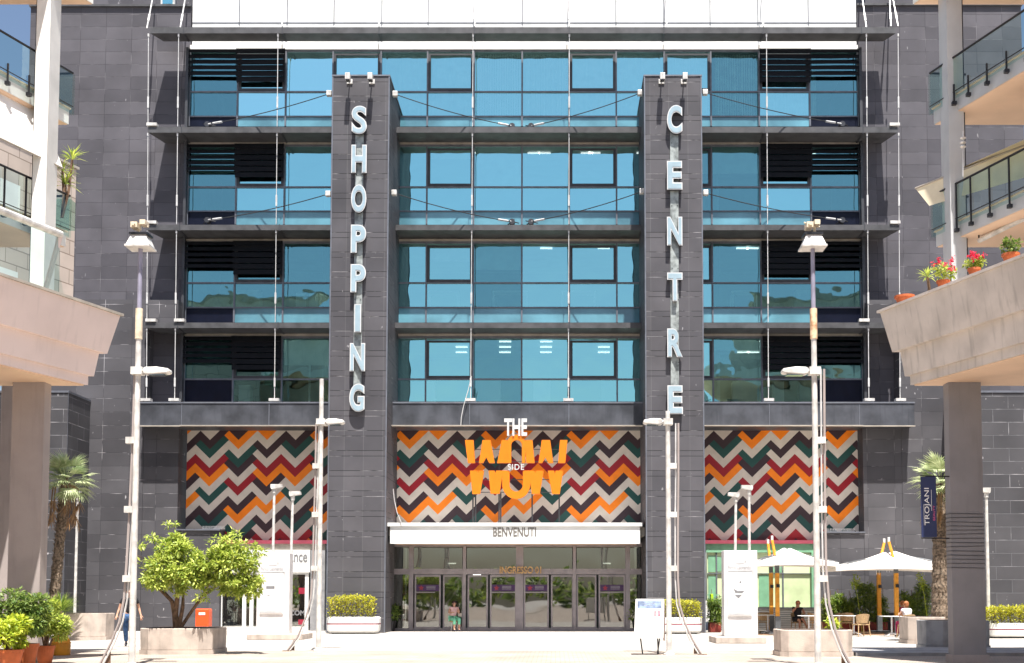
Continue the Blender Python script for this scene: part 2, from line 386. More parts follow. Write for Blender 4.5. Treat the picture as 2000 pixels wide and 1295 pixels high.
def foliage(mb, c, rad, n, size=(.08, .14), w=.45, clump=9, seed=1, hollow=.35, flat=0, droop=.3):
    r = random.Random(seed); c = Vector(c)
    cl = []
    for i in range(clump):
        a = r.uniform(0, 6.283); ph = math.acos(r.uniform(-.75, 1)); q = r.uniform(.45, .8)
        cl.append((Vector((math.sin(ph) * math.cos(a) * rad[0], math.sin(ph) * math.sin(a) * rad[1], math.cos(ph) * rad[2])) * q, r.uniform(.28, .48)))
    for i in range(n):
        o, k = r.choice(cl)
        d = Vector((r.gauss(0, 1), r.gauss(0, 1), r.gauss(0, 1))).normalized()
        q = r.uniform(hollow, 1.0) ** .5
        p = c + o + Vector((d.x * rad[0], d.y * rad[1], d.z * rad[2])) * k * q
        dd = (d * .7 + Vector((r.gauss(0, .5), r.gauss(0, .5), r.gauss(0, .4) + .1))).normalized()
        l = r.uniform(*size); up = Vector((r.gauss(0, .4), r.gauss(0, .4), 1)).normalized()
        mb.leaf(p, dd, up, l, l * w, droop)
    return mb

# ================================================================== GROUND
sky_far = 600
g = MB(); g.box(-300, 300, -200, 500, -.3, 0)
tag(g.build('plaza_paving', M['paving']), kind='structure')
g = MB(); g.add([(-40, -60, .004), (40, -60, .004), (40, 33.3, .004), (-40, 33.3, .004)], [(0, 1, 2, 3)])
tag(g.build('brick_pavement', M['brick']), kind='structure')

a = G(1672, 1282)
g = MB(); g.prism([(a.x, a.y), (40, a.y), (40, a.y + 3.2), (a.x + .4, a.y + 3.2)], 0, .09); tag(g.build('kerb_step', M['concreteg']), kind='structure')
# ================================================================== SHOPPING BUILDING
YS, YG, YP = 52.0, 53.25, 49.6
bld = thing('shopping_centre_building', (0, 53, 0), 'wide black-clad building with blue glass storeys, zigzag panels and a white top edge', 'building')
UL, UR = 362, 1683
TOPZ = Z(-90, YG)
YT = 53.3
# tower walls either side
m = MB(); m.box(X(58, YT, 100), X(UL, YT), YT, 60, 0, Z(14, YT)); m.box(X(290, YT), X(UL, YT) - .02, YT + 3, 60, Z(14, YT), TOPZ - .4)
m.build('side_wall', M['tower'], bld)
m = MB(); m.box(X(UR, YT), X(1996, YT, 100), YT, 60, 0, Z(12, YT)); m.build('side_wall', M['tower'], bld)
# parapet coping on the side walls
m = MB(); m.box(X(56, YT, 100), X(UL, YT), YT - .1, YT + .5, Z(14, YT), Z(10, YT)); m.build('coping', M['slab'], bld)
m = MB(); m.box(X(UR, YT), X(1998, YT, 100), YT - .1, YT + .5, Z(12, YT), Z(8, YT)); m.build('coping', M['slab'], bld)
# terrace things behind coping: higher rear volume on both sides
m = MB(); m.box(X(1700, 57), X(1835, 57), 57, 60, 0, Z(-80, 57)); m.build('rear_wall', M['tower'], bld)
m = MB(); m.box(X(70, 57), X(310, 57), 57, 60, 0, Z(-80, 57)); m.build('rear_wall', M['tower'], bld)
for a, b_ in ((302, 330), (334, 362)):
    m = MB(); m.box(X(a, 56.9), X(b_, 56.9), 56.8, 56.98, Z(16, 57), Z(-60, 57)); fr = m.build('rear_window', M['whitemetal'], bld)
    m = MB(); m.box(X(a + 4, 56.9), X(b_ - 4, 56.9), 56.76, 56.79, Z(12, 57), Z(-56, 57)); m.build('pane', M['glassA'], fr)
# lower thicker wall
YW = 52.3
zt = Z(585, YW)
def lower_wall(x0, x1, lab=None):
    m = MB(); m.box(x0, x1, YW, YT + .2, 0, zt); m.build('lower_wall', M['tower2'], bld)
lower_wall(X(118, YW), X(285, YW)); lower_wall(X(1757, YW), X(1930, YW))
m = MB(); m.box(X(285.3, YW), X(347, YW), YW + .02, YT + .1, Z(632, YW), zt - .01); m.build('wall_box', M['tower2'], bld)
m = MB(); m.box(X(1697, YW), X(1756.7, YW), YW + .02, YT + .1, Z(632, YW), zt - .01); m.build('wall_box', M['tower2'], bld)
zb = Z(831, 51.5)
m = MB(); m.box(X(285.3, YW), X(353, YW), YW + .02, YT + .1, 0, Z(785, YW)); m.build('lower_wall', M['tower2'], bld)
m = MB(); m.box(X(1682, YW), X(1756.7, YW), YW + .02, YT + .1, 0, Z(785, YW)); m.build('lower_wall', M['tower2'], bld)
m = MB(); m.box(X(353.3, YW), X(437, YW), YW + .04, YT + .3, 0, Z(1036, YW)); m.build('lower_wall', M['tower2'], bld)
m = MB(); m.box(X(1592, YW), X(1681.7, YW), YW + .04, YT + .3, 0, Z(1041, YW)); m.build('lower_wall', M['tower2'], bld)
# white roof-level cladding with joints
zt0, zt1 = Z(50, YG), TOPZ
m = MB(); m.box(X(UL + 2, YG), X(UR - 1, YG), YG + .05, 60, Z(86, YG), zt1); m.build('roof_cladding', M['white'], bld)
m = MB()
BX = [UL, 457, 552, 645, 740, 832, 924, 1019, 1112, 1205, 1300, 1392, 1487, 1587, UR]
for u in BX[1:-1]: m.box(X(u, YG) - .022, X(u, YG) + .022, YG + .03, YG + .055, zt0, zt1)
m.box(X(UL + 2, YG), X(UR - 1, YG), YG + .03, YG + .056, Z(44.5, YG), Z(42.8, YG))
m.build('cladding_joints', M['frame'], bld)
# ------- floors
#   (transom heights, top, bottom) in photograph rows
FL = [dict(t=98, a=180, b=228, s=247), dict(t=283, a=366, b=413, s=439), dict(t=472, a=553, b=601, s=630), dict(t=657, a=741, b=770, s=785)]
SH = [(53, 65), (248, 259), (439, 449.5), (630, 640.5)]
for i, (v0, v1) in enumerate(SH):
    zz0, zz1 = Z(v1, YS), Z(v0, YS)
    m = MB(); back = YG - .46 if i == 0 else YG - .02
    a, b_ = X(281, YS), X(1760, YS)
    m.prism([(a, YS), (b_, YS), (b_ - .35, back), (a + .35, back)], zz0, zz1)
    sh = m.build('sunshade', M['slab'], bld)
    for u in (347, 543, 735, 924, 1112, 1300, 1497, 1692):          # folded seams
        m = MB(); m.box(X(u, YS) - .02, X(u, YS) + .02, YS - .012, YS + .003, zz0 + .01, zz1 + .02)
        m.box(X(u, YS) - .035, X(u, YS) + .035, YS - .012, back - .02, zz0 - .03, zz0 - .001)
        m.build('seam', M['darkframe'], sh)
# band
m = MB(); m.box(X(276, 51.5), X(1783, 51.5), 51.5, YT, Z(831, 51.5), Z(788, 51.5)); bd = m.build('fascia_band', M['band'], bld)
m = MB(); m.box(X(275, 51.5), X(1784, 51.5), 51.47, YT, Z(788, 51.5) + .002, Z(785, 51.5)); m.build('flashing', M['frame'], bd)
m = MB(); m.box(X(275, 51.5), X(1784, 51.5), 51.46, 51.6, Z(833, 51.5), Z(831, 51.5) - .002); m.build('flashing', M['strip'], bd)
m = MB(); m.box(X(356, 51.3), X(1682, 51.3), 51.16, 51.459, Z(832.6, 51.3), Z(831, 51.3)); m.build('shade_lip', M['strip'], bd)  # added lip, carries the band's shadow further down the mural
m = MB()
for u in (358, 528, 730, 918, 1111, 1300, 1501, 1676): m.box(X(u, 51.5) - .015, X(u, 51.5) + .015, 51.485, 51.51, Z(830, 51.5), Z(789, 51.5))
m.build('joint', M['frame'], bd)
# windows
thick = {1, 3, 5, 8, 10, 12}
FR = random.Random(5)
def window(fi, k):
    f = FL[fi]; x0, x1 = X(BX[k], YG), X(BX[k + 1], YG)
    zt_, za, zb_, zs = Z(f['t'], YG), Z(f['a'], YG), Z(f['b'], YG), Z(f['s'], YG)
    e = .035; y0, y1 = YG - .07, YG + .05
    m = MB(); m.use(M['frame'])
    m.box(x0 + .002, x0 + e, y0, y1, zs, zt_); m.box(x1 - e, x1 - .002, y0, y1, zs, zt_)
    m.box(x0 + e, x1 - e, y0 + .02, y1, zt_ - .1, zt_)
    m.box(x0 + e, x1 - e, y0 + .015, y1, za - .035, za + .035)
    if fi < 3: m.box(x0 + e, x1 - e, y0 + .015, y1, zb_ - .03, zb_ + .03)
    if k in thick:                                # opening sash
        m.use(M['darkframe']); h = .11
        zi0, zi1 = za + .036, zt_ - .2
        m.box(x0 + e, x0 + e + h, y0 - .02, y1, zi0, zi1); m.box(x1 - e - h, x1 - e, y0 - .02, y1, zi0, zi1)
        m.box(x0 + e + h, x1 - e - h, y0 - .02, y1, zi0, zi0 + h); m.box(x0 + e + h, x1 - e - h, y0 - .02, y1, zi1 - h * .7, zi1)
    wd = m.build('window', None, bld)
    # panes: slight individual tilt so that each mirrors its own bit of sky
    m = MB()
    rows = [(za + .035, zt_ - .1), (zb_ + .03, za - .035)] if fi < 3 else [(za + .035, zt_ - .1), (zs + .02, za - .035)]
    for (q0, q1) in rows:
        if k in (0, 13) and fi == 3 and q1 < za: continue
        t = FR.uniform(-.006, .006); sx = FR.uniform(-.006, .006)
        m.add([(x0 + e, YG - sx, q0), (x1 - e, YG + sx, q0), (x1 - e, YG + sx + t, q1), (x0 + e, YG - sx + t, q1)], [(0, 1, 2, 3)])
    gm = 'glassA' if fi < 2 else 'glassC'
    rr = FR.random()
    if (fi, k) in ((0, 1), (0, 2), (0, 3), (1, 5), (1, 7)): gm = 'glassB' if k < 4 else 'glassA'
    elif rr < .12 or k in (0, 13) or (fi > 1 and k in (1, 2, 11, 12)): gm = 'glassE'
    m.build('pane', M[gm], wd)
    if fi > 0 and FR.random() < .42:                    # blinds at different heights, added to brighten some panes
        m = MB(); zb0 = zt_ - .12 - (zt_ - za) * FR.choice((.25, .4, .6, .95))
        m.box(x0 + .08, x1 - .08, YG + .12, YG + .13, zb0, zt_ - .02); m.build('added_blind', M['blind'], wd)
    dark = k in (0, 13)
    if fi < 3 or dark:
        q0, q1 = (zs, zb_ - .03) if fi < 3 else (zs, za - .035)
        m = MB(); m.box(x0 + e, x1 - e, YG - .01, YG + .03, q0, q1); m.build('spandrel', M['navy'] if dark else M['spandrel'], wd)
    # louvers at the ends
    if k in (0, 1, 12, 13):
        m = MB(); z1_ = zt_ - .02; z0_ = Z(f['t'] + (56 if k in (0, 13) else 68), YG)
        nl = 5 if k in (0, 13) else 6; p = (z1_ - z0_) / nl; hh = p * (.62 if k in (0, 13) else .86)
        for i in range(nl):
            zc = z1_ - p * (i + .5)
            m.add([(x0, YG - .3, zc - hh / 2), (x1, YG - .3, zc - hh / 2), (x1, YG - .26, zc + hh / 2), (x0, YG - .26, zc + hh / 2),
                   (x0, YG - .28, zc - hh / 2), (x1, YG - .28, zc - hh / 2), (x1, YG - .24, zc + hh / 2), (x0, YG - .24, zc + hh / 2)],
                  [(0, 1, 2, 3), (7, 6, 5, 4), (3, 2, 6, 7), (1, 0, 4, 5), (0, 3, 7, 4), (2, 1, 5, 6)])
        for xx in (x0 + .02, x1 - .05): m.box(xx, xx + .03, YG - .24, YG - .2, z0_, z1_)
        m.build('louver', M['louver'], wd)
for fi in range(4):
    for k in range(14): window(fi, k)
# head strips under the sunshades
for fi in range(4):
    f = FL[fi]; t = Z(f['t'], YG)
    m = MB(); m.box(X(UL, YG), X(UR, YG), YG - .1, YG + .2, t + .002, t + (.2 if fi == 0 else .1))
    m.build('head_trim', M['white'] if fi == 0 else M['strip'], bld)
    if fi:
        m = MB(); m.box(X(UL, YG), X(UR, YG), YG - .03, YG + .3, t + .1, Z(FL[fi - 1]['s'], YG) - .02); m.build('spandrel_wall', M['darkframe'], bld)
# jambs of the glazed part
for u in (UL, UR):
    m = MB(); m.box(X(u, YG) - .12, X(u, YG) + .0, YG - .3, YG + .3, Z(785, YG), Z(98, YG)) if u == UL else m.box(X(u, YG), X(u, YG) + .12, YG - .3, YG + .3, Z(785, YG), Z(98, YG))
    m.build('jamb', M['darkframe'], bld)
# office interiors
for fi in range(4):
    f = FL[fi]; z0_ = Z(f['s'], YG) + (.0 if fi < 3 else -.05); z1_ = Z(f['t'], YG)
    x0, x1 = X(UL, YG) + .05, X(UR, YG) - .05
    m = MB(); m.box(x0, x1, YG + .35, 59, z0_ - .35, z0_ - .01); m.build('floor_slab', M['room'], bld)
    m = MB(); m.box(x0, x1, YG + .35, 59, z1_ + .01, z1_ + .2); m.build('ceiling', M['room'], bld)
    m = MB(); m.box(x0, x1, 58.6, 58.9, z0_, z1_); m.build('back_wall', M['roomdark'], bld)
    if fi > 0:
        m = MB()
        for u in ((920, 938, 1030, 1052, 1135, 1150, 1245, 1430, 1575) if fi == 1 else (890, 975, 1055, 1168, 1440, 1460)):
            for dy in ((.8,) if fi < 3 else (.8, 2.0, 3.2)):
                xx = X(u, YG + dy); m.box(xx, xx + .55, YG + dy, YG + dy + .1, z1_ - .08, z1_ - .03)
        m.build('ceiling_light', M['light'], bld)
    # partitions
    m = MB()
    for u in ((640, 780, 1255, 1392) if fi else (645, 1392)): m.box(X(u, 55), X(u, 55) + .15, YG + .5, 58.6, z0_, z1_)
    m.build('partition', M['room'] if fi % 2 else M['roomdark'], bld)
# curtains on the top floor
f = FL[0]; z0_, z1_ = Z(f['b'], YG), Z(f['t'], YG) - .1
for a, b_, amp, gap in ((556, 648, .05, 0), (748, 920, .03, 0), (930, 1016, .09, 1), (1024, 1108, .07, 2), (1116, 1297, .03, 0), (1304, 1388, .03, 0), (1400, 1484, .05, 1), (1500, 1600, .03, 0)):
    m = MB(); x0, x1 = X(a, YG + .3), X(b_, YG + .3); n = 90; cols_ = []
    for i in range(n + 1):
        t = i / n; xx = x0 + (x1 - x0) * t; yy = YG + .3 + amp * math.sin(t * n * .9 + math.sin(i * .37) * 1.5)
        cols_.append((xx, yy))
    for i in range(n):
        if gap and (i % (5 if gap == 1 else 11) == 0): continue
        (xa, ya), (xb, yb) = cols_[i], cols_[i + 1]
        m.add([(xa, ya, z0_), (xb, yb, z0_), (xb, yb, z1_), (xa, ya, z1_)], [(0, 1, 2, 3)])
    m.build('curtain', M['curtain'], bld)
# desks and cupboards on the third floor
f = FL[2]; zf = Z(f['s'], YG)
for u0, u1 in ((835, 895), (962, 1030), (1097, 1164), (1430, 1480)):
    m = MB(); y = YG + .7; a, b_ = X(u0, y), X(u1, y); zt_ = Z(568, y)
    m.box(a, b_, y, y + .7, zt_ - .05, zt_); m.box(a, a + .07, y, y + .07, zf, zt_ - .05); m.box(b_ - .07, b_, y, y + .07, zf, zt_ - .05)
    m.box(a, a + .07, y + .63, y + .7, zf, zt_ - .05); m.box(b_ - .07, b_, y + .63, y + .7, zf, zt_ - .05)
    m.build('desk', M['white'], bld)
for u0, u1, v0, mat in ((458, 506, 566, 'strip'), (577, 597, 572, 'white'), (602, 620, 572, 'white'), (1556, 1583, 566, 'strip')):
    m = MB(); y = YG + .5; m.box(X(u0, y), X(u1, y), y, y + .5, zf, Z(v0, y)); m.box(X(u0, y) + .03, X(u1, y) - .03, y - .02, y, zf + .1, Z(v0, y) - .05); m.build('cupboard', M[mat], bld)
f = FL[3]; zf = Z(f['s'], YG) - .1
for u0, u1, v0, mat in ((468, 490, 752, 'white'), (770, 850, 745, 'white'), (930, 978, 742, 'white'), (1042, 1075, 742, 'white'), (1175, 1240, 745, 'room'), (1430, 1485, 745, 'white'), (1510, 1530, 745, 'white'), (1560, 1583, 745, 'room')):
    m = MB(); y = YG + 1.2; m.box(X(u0, y), X(u1, y), y, y + .5, zf, Z(v0, y)); m.box(X(u0, y) + .05, X(u1, y) - .05, y - .02, y, zf + .1, Z(v0, y) - .06); m.build('cupboard', M[mat], bld)
# mirror-striped pole in the third-floor bay left of the pylon
m = MB(); m.tube((X(606, YG + .3), YG + .3, Z(785, YG)), (X(606, YG + .3), YG + .3, Z(664, YG)), .05); m.build('interior_pole', M['white'], bld)
# tie rods
RODS = [(290, 286), (349, 341), (543, 536), (924, 919), (1112, 1110), (1497, 1501), (1692, 1697), (1754, 1758)]
rowsv = [(66, 247), (260, 438), (450, 629), (641, 784)]
for (ua, ub) in RODS:
    for i, (v0, v1) in enumerate(rowsv):
        Y = YS + (.06); f0 = (v0 - 66) / 718.; f1 = (v1 - 66) / 718.
        yb = Y if i < 3 else 51.9
        p = Vector((X(ua + (ub - ua) * f0, Y, v0), Y, Z(v0, Y))); q = Vector((X(ua + (ub - ua) * f1, yb, v1), yb, Z(v1, yb)))
        m = MB(); m.tube(p, q, .017, n=6); r1 = p.lerp(q, .68); r2 = p.lerp(q, .8); m.tube(r1, r2, .042, n=6)
        m.tube(p, p.lerp(q, .03), .04, n=6); rd = m.build('tie_rod', M['rodm'], bld)
        last = (ua in (290, 1754)) or i == 3 or (ua in (349, 1692) and i == 2)
        if last:
            m = MB(); m.box(q.x - .03, q.x + .42, q.y - .12, q.y + .15, q.z, q.z + .13) if ua < 1000 else m.box(q.x - .42, q.x + .03, q.y - .12, q.y + .15, q.z, q.z + .13)
            if i == 3:
                m = MB(); m.box(q.x - .22, q.x + .22, q.y - .15, q.y + .15, q.z, q.z + .12)
            m.build('anchor_box', M['whitemetal'], rd)
for (u, v0, u2) in ((287, 50, 303), (352, 50, 366), (551, 46, 551), (740, 46, 742), (927, 46, 927), (1112, 46, 1112), (1302, 46, 1302), (1491, 46, 1490), (1692, 48, 1681), (1754, 46, 1739), (1740, 46, 1737)):
    p = Vector((X(u, YS + .1, v0), YS + .1, Z(v0 + 3, YS))); q = Vector((X(u2, YG - .1, -30), YG - .05, Z(-32, YG)))
    m = MB(); m.tube(p, q, .03, n=6); m.tube(p.lerp(q, .15), p.lerp(q, .3), .05, n=6); m.build('tie_rod', M['rodm'], bld)
# mural panels
hx = (X(408.7 + 55.82 * 18, 53.1, 940) - X(408.7, 53.1, 940)) / 18 / 6; XM = X(408.7, 53.1, 940)
ztip = Z(859.3, 53.1); hy = (Z(859.3, 53.1) - Z(1041.5, 53.1)) / 10 / 2
COLS = ['WBGWROWGWBGWRO', 'BOWGBWRWBOWGBW', 'OWBWROBWOWBWRB']; PRE = ['B', 'W', 'W']
CM = dict(W=M['m_white'], B=M['m_brown'], G=M['m_green'], R=M['m_red'], O=M['m_orange'])
def clip(poly, x0, x1, z0, z1):
    for ax, lim, sg in ((0, x0, 1), (0, x1, -1), (1, z0, 1), (1, z1, -1)):
        out = []
        for i in range(len(poly)):
            a, b = poly[i], poly[(i + 1) % len(poly)]; da = (a[ax] - lim) * sg; db = (b[ax] - lim) * sg
            if da >= 0: out.append(a)
            if (da >= 0) != (db >= 0):
                t = da / (da - db); out.append((a[0] + (b[0] - a[0]) * t, a[1] + (b[1] - a[1]) * t))
        poly = out
        if len(poly) < 3: return None
    return poly
def mural(u0, u1, v1, notch=None):
    YM = 53.1; m = MB(); rects = [(X(u0, YM, 940), X(u1, YM, 940), Z(v1, YM), Z(828, YM))] if not notch else notch
    rects = [(X(a, YM, 940), X(b, YM, 940), Z(d, YM), Z(828, YM)) for a, b, d in (notch or [(u0, u1, v1)])]
    for (x0, x1, z0, z1) in rects:
        for a in range(-60, 150):
            for b in range(-60, 150):
                cx = XM + (a + b) * hx
                if cx < x0 - hx * 1.1 or cx > x1 + hx * 1.1: continue
                cz = ztip + hy - (b - a) * hy
                if cz < z0 - hy * 1.1 or cz > z1 + hy * 1.1: continue
                s = (a + b) % 6
                if s <= 3: ca, cb = a - s, b
                else: ca, cb = a, b + 6 - s
                j = (ca + cb) // 6; k = (cb - ca) // 2
                if (cb - ca) % 2: continue_ = True
                seq = COLS[j % 3]
                # slot parity: columns share the same slots
                kk = math.floor((cb - ca + 0.0) / 2)
                c = PRE[j % 3] if kk == -1 else ('W' if kk < -1 else seq[min(kk, 13)])
                pl = clip([(cx - hx, cz), (cx, cz - hy), (cx + hx, cz), (cx, cz + hy)], x0, x1, z0, z1)
                if pl:
                    m.use(CM[c]); m.add([(p[0], YM, p[1]) for p in pl], [tuple(range(len(pl)))])
    for (x0, x1, z0, z1) in rects:
        m.use(M['m_white']); m.box(x0, x1, YM + .004, YM + .12, z0, z1)
    mu = m.build('mural_panel', None, bld)
    return mu
mural(0, 0, 0, [(364, 437, 1036), (437, 700, 1055)])
mural(700, 1320, 1045)
mural(0, 0, 0, [(1320, 1592, 1055), (1592, 1676, 1041)])
for a, b_, v_ in ((352, 437, 1036), (1592, 1683, 1041)):
    m = MB(); m.box(X(a, YW), X(b_, YW), YW - .05, 53.0, Z(v_, YW), Z(v_, YW) + .06); m.build('sill', M['frame'], bld)
m = MB()
for i in range(60):
    xx = X(396 + i * .75, 52.5, 1030); m.tube((xx, 52.45, Z(1036, YW) + .05), (xx + R.uniform(-.02, .02), 52.4, Z(1036, YW) + .2), .006, n=4)
    xx = X(1612 + i * .95, 52.5, 1030); m.tube((xx, 52.45, Z(1041, YW) + .05), (xx + R.uniform(-.02, .02), 52.4, Z(1041, YW) + .2), .006, n=4)
m.build('bird_spikes', M['rodm'], bld)
# soffit inside the mural recess + maroon trims
for a, b_ in ((437, 645), (1372, 1592)):
    m = MB(); m.box(X(a, 52.6), X(b_, 52.6), 52.6, 53.2, Z(1062, 52.6), Z(1055, 52.6)); m.build('maroon_trim', M['maroon'], bld)
# --------- left shop
Yq = 52.7
shop = thing('white_shop_front', (X(530, Yq), Yq, 0), 'white shop front with glazed doors and a white sign left of the left pylon', 'shop front')
m = MB(); m.box(X(437.5, Yq), X(640, Yq), Yq, Yq + .4, Z(1074, Yq), Z(1062, Yq) - .002); m.build('header', M['strip'], shop)
m = MB(); m.box(X(437.5, Yq), X(612, Yq), Yq - .12, Yq + .3, Z(1118, Yq), Z(1074, Yq) - .003); sg = m.build('sign_board', M['white'], shop)
m = MB(); text(m, 'ele', X(480, Yq), X(505, Yq), Z(1098, Yq), Z(1080, Yq), Yq - .121, .01, .012)
text(m, 'ance', X(573, Yq), X(607, Yq), Z(1098, Yq), Z(1083, Yq), Yq - .121, .01, .012); m.build('lettering', M['greytxt'], sg)
m = MB()
for u in (440, 486, 500, 572, 606): m.box(X(u, Yq) - .08, X(u, Yq) + .08, Yq - .05, Yq + .1, 0, Z(1118, Yq) - .003)
m.box(X(440, Yq) + .08, X(606, Yq) - .08, Yq - .03, Yq + .08, 0, .18); m.box(X(440, Yq) + .08, X(606, Yq) - .08, Yq - .03, Yq + .08, Z(1122, Yq), Z(1118, Yq) - .004)
m.build('frame', M['white'], shop)
m = MB(); m.box(X(441, Yq), X(606, Yq), Yq + .02, Yq + .03, .18, Z(1122, Yq)); m.build('pane', M['glassD'], shop)
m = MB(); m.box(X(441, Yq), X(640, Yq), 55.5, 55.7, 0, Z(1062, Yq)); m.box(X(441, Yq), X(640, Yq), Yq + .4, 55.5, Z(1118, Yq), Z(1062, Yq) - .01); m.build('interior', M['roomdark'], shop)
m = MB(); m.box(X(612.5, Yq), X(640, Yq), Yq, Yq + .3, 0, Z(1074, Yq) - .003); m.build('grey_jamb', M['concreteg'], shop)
m = MB(); text(m, 'COM', X(574, Yq), X(603, Yq), Z(1202, Yq), Z(1192, Yq), Yq - .052, .006, .03); m.build('window_lettering', M['greytxt'], shop)
m = MB(); m.box(X(590, Yq), X(604, Yq), Yq + .005, Yq + .015, Z(1220, Yq), Z(1210, Yq)); m.box(X(590, Yq), X(604, Yq), Yq + .005, Yq + .015, Z(1160, Yq), Z(1148, Yq)); m.build('poster', M['stickred'], shop)
m = MB(); m.use(M['white'])
for u, v in ((457, 1213), (467, 1197)):
    for du in (-4, 4): m.box(X(u + du, Yq + .5) - .015, X(u + du, Yq + .5) + .015, Yq + .3, Yq + .33, 0, Z(v, Yq)); m.box(X(u + du, Yq + .5) - .015, X(u + du, Yq + .5) + .015, Yq + .6, Yq + .63, 0, Z(v, Yq))
    m.box(X(u - 5, Yq + .5), X(u + 5, Yq + .5), Yq + .28, Yq + .65, Z(v, Yq), Z(v, Yq) + .03)
tag(m.build('plant_stand', None), 'pair of small white plant stands behind the glass of the white shop front', 'plant stand')
for u, v, lab in ((457, 1212, 'small plant on the lower white stand inside the white shop front'), (467, 1196, 'small plant on the taller white stand inside the white shop front')):
    t = thing('potted_plant', (X(u, Yq + .5), Yq + .46, Z(v, Yq) + .03), lab, 'potted plant')
    o = worldloc(t); m = MB(); m.lathe(o, [(.09, 0), (.12, .2)], 12); m.build('pot', M['wicker'], t)
    m = MB(); foliage(m, o + Vector((0, 0, .33)), (.2, .2, .22), 130, (.08, .15), seed=4); m.build('leaves', M['leafL'], t)
# --------- right shop (green)
shop = thing('green_shop_front', (X(1480, Yq), Yq, 0), 'green and lime glazed shop front right of the right pylon', 'shop front')
m = MB(); m.box(X(1376, Yq), X(1591, Yq), Yq, Yq + .3, Z(1079, Yq), Z(1062, Yq) - .002); m.build('header', M['shopgreen'], shop)
m = MB(); m.box(X(1378, Yq), X(1590, Yq), Yq + .1, Yq + .2, Z(1188, Yq), Z(1079, Yq) - .003); m.build('window_film', M['shoplime'], shop)
m = MB()
for u in (1396, 1412, 1450, 1500, 1524): m.box(X(u, Yq) - .03, X(u, Yq) + .03, Yq + .04, Yq + .1, Z(1188, Yq), Z(1079, Yq) - .004)
m.box(X(1378, Yq), X(1590, Yq), Yq + .03, Yq + .095, Z(1121, Yq), Z(1119.5, Yq)); m.build('mullion', M['frame'], shop)
m = MB()
for (a, b_, v0, v1) in ((1380, 1394, 1085, 1117), (1395, 1449, 1087, 1116), (1478, 1499, 1123, 1185), (1504, 1522, 1083, 1118), (1528, 1572, 1082, 1100), (1380, 1394, 1125, 1183)):
    m.box(X(a, Yq), X(b_, Yq), Yq + .07, Yq + .102, Z(v1, Yq), Z(v0, Yq))
m.build('green_decal', M['shopgreen'], shop)
m = MB(); m.box(X(1578, Yq), X(1591, Yq), Yq - .1, Yq + .1, 0, Z(1079, Yq) - .003); m.build('green_jamb', M['shopgreen'], shop)
m = MB(); m.box(X(1400, 52.0), X(1590, 52.0), 52.3, 52.36, 0, Z(1189, 52.3)); fn = tag(m.build('slatted_screen', M['white']), 'low white screen with thin dark slats below the green shop window', 'screen')
m = MB()
for i in range(11): z = .06 + i * .093; m.box(X(1400, 52.3), X(1590, 52.3), 52.27, 52.298, z, z + .018)
m.box(X(1400, 52.3), X(1590, 52.3), 52.25, 52.37, Z(1189, 52.3) + .002, Z(1187, 52.3) + .02)
m.build('slat', M['darkframe'], fn)
t = thing('lime_partition', (X(1392, 50.5), 50.5, 0), 'lime green upright panels beside the shrub right of the right pylon', 'partition')
for a, b_, v0 in ((1383, 1388, 1160), (1394, 1402, 1188)):
    m = MB(); m.box(X(a, 50.5), X(b_, 50.5), 50.3, 50.7, .02, Z(v0, 50.5)); m.build('panel', M['lime'], t, bevel=.02)
m = MB(); m.box(X(1378, 50.5), X(1402, 50.5), 50.74, 50.78, Z(1163, 50.5), Z(1161, 50.5)); m.box(X(1378, 50.5), X(1402, 50.5), 50.74, 50.78, Z(1173, 50.5), Z(1171, 50.5)); m.build('rail', M['shopgreen'], t)
# --------- entrance
YD = 52.45
ent = thing('glass_entrance', (X(1012, YD, 1150), YD, 0), 'glazed entrance with four pairs of sliding doors under the white canopy', 'entrance')
def XE(u): return X(u, YD, 1150)
m = MB()
for u, hw in ((803, .1), (907, .07), (1015, .16), (1122, .07), (1226, .1), (763, .06), (1256, .06)): m.box(XE(u) - hw, XE(u) + hw, YD - .08, YD + .1, 0, Z(1066, YD))
m.box(XE(763), XE(1256), YD - .06, YD + .07, Z(1122, YD), Z(1111, YD)); m.box(XE(763), XE(1256), YD - .05, YD + .06, Z(1068, YD), Z(1060, YD)); m.box(XE(763), XE(1256), YD - .055, YD + .065, .0, .12)
m.build('frame', M['frametaupe'], ent)
m = MB()
for a, b_ in ((803, 907), (907, 1015), (1015, 1122), (1122, 1226)): m.box(XE(a) + .1, XE(b_) - .1, YD, YD + .01, Z(1111, YD), Z(1068, YD))
for a, b_ in ((763, 803), (1226, 1256)): m.box(XE(a) + .06, XE(b_) - .1, YD, YD + .01, .12, Z(1068, YD))
m.build('fixed_pane', M['glassD'], ent)
DB = [(810, 861), (865, 905), (913, 953), (957, 1009), (1023, 1072), (1076, 1120), (1126, 1165), (1169, 1221)]
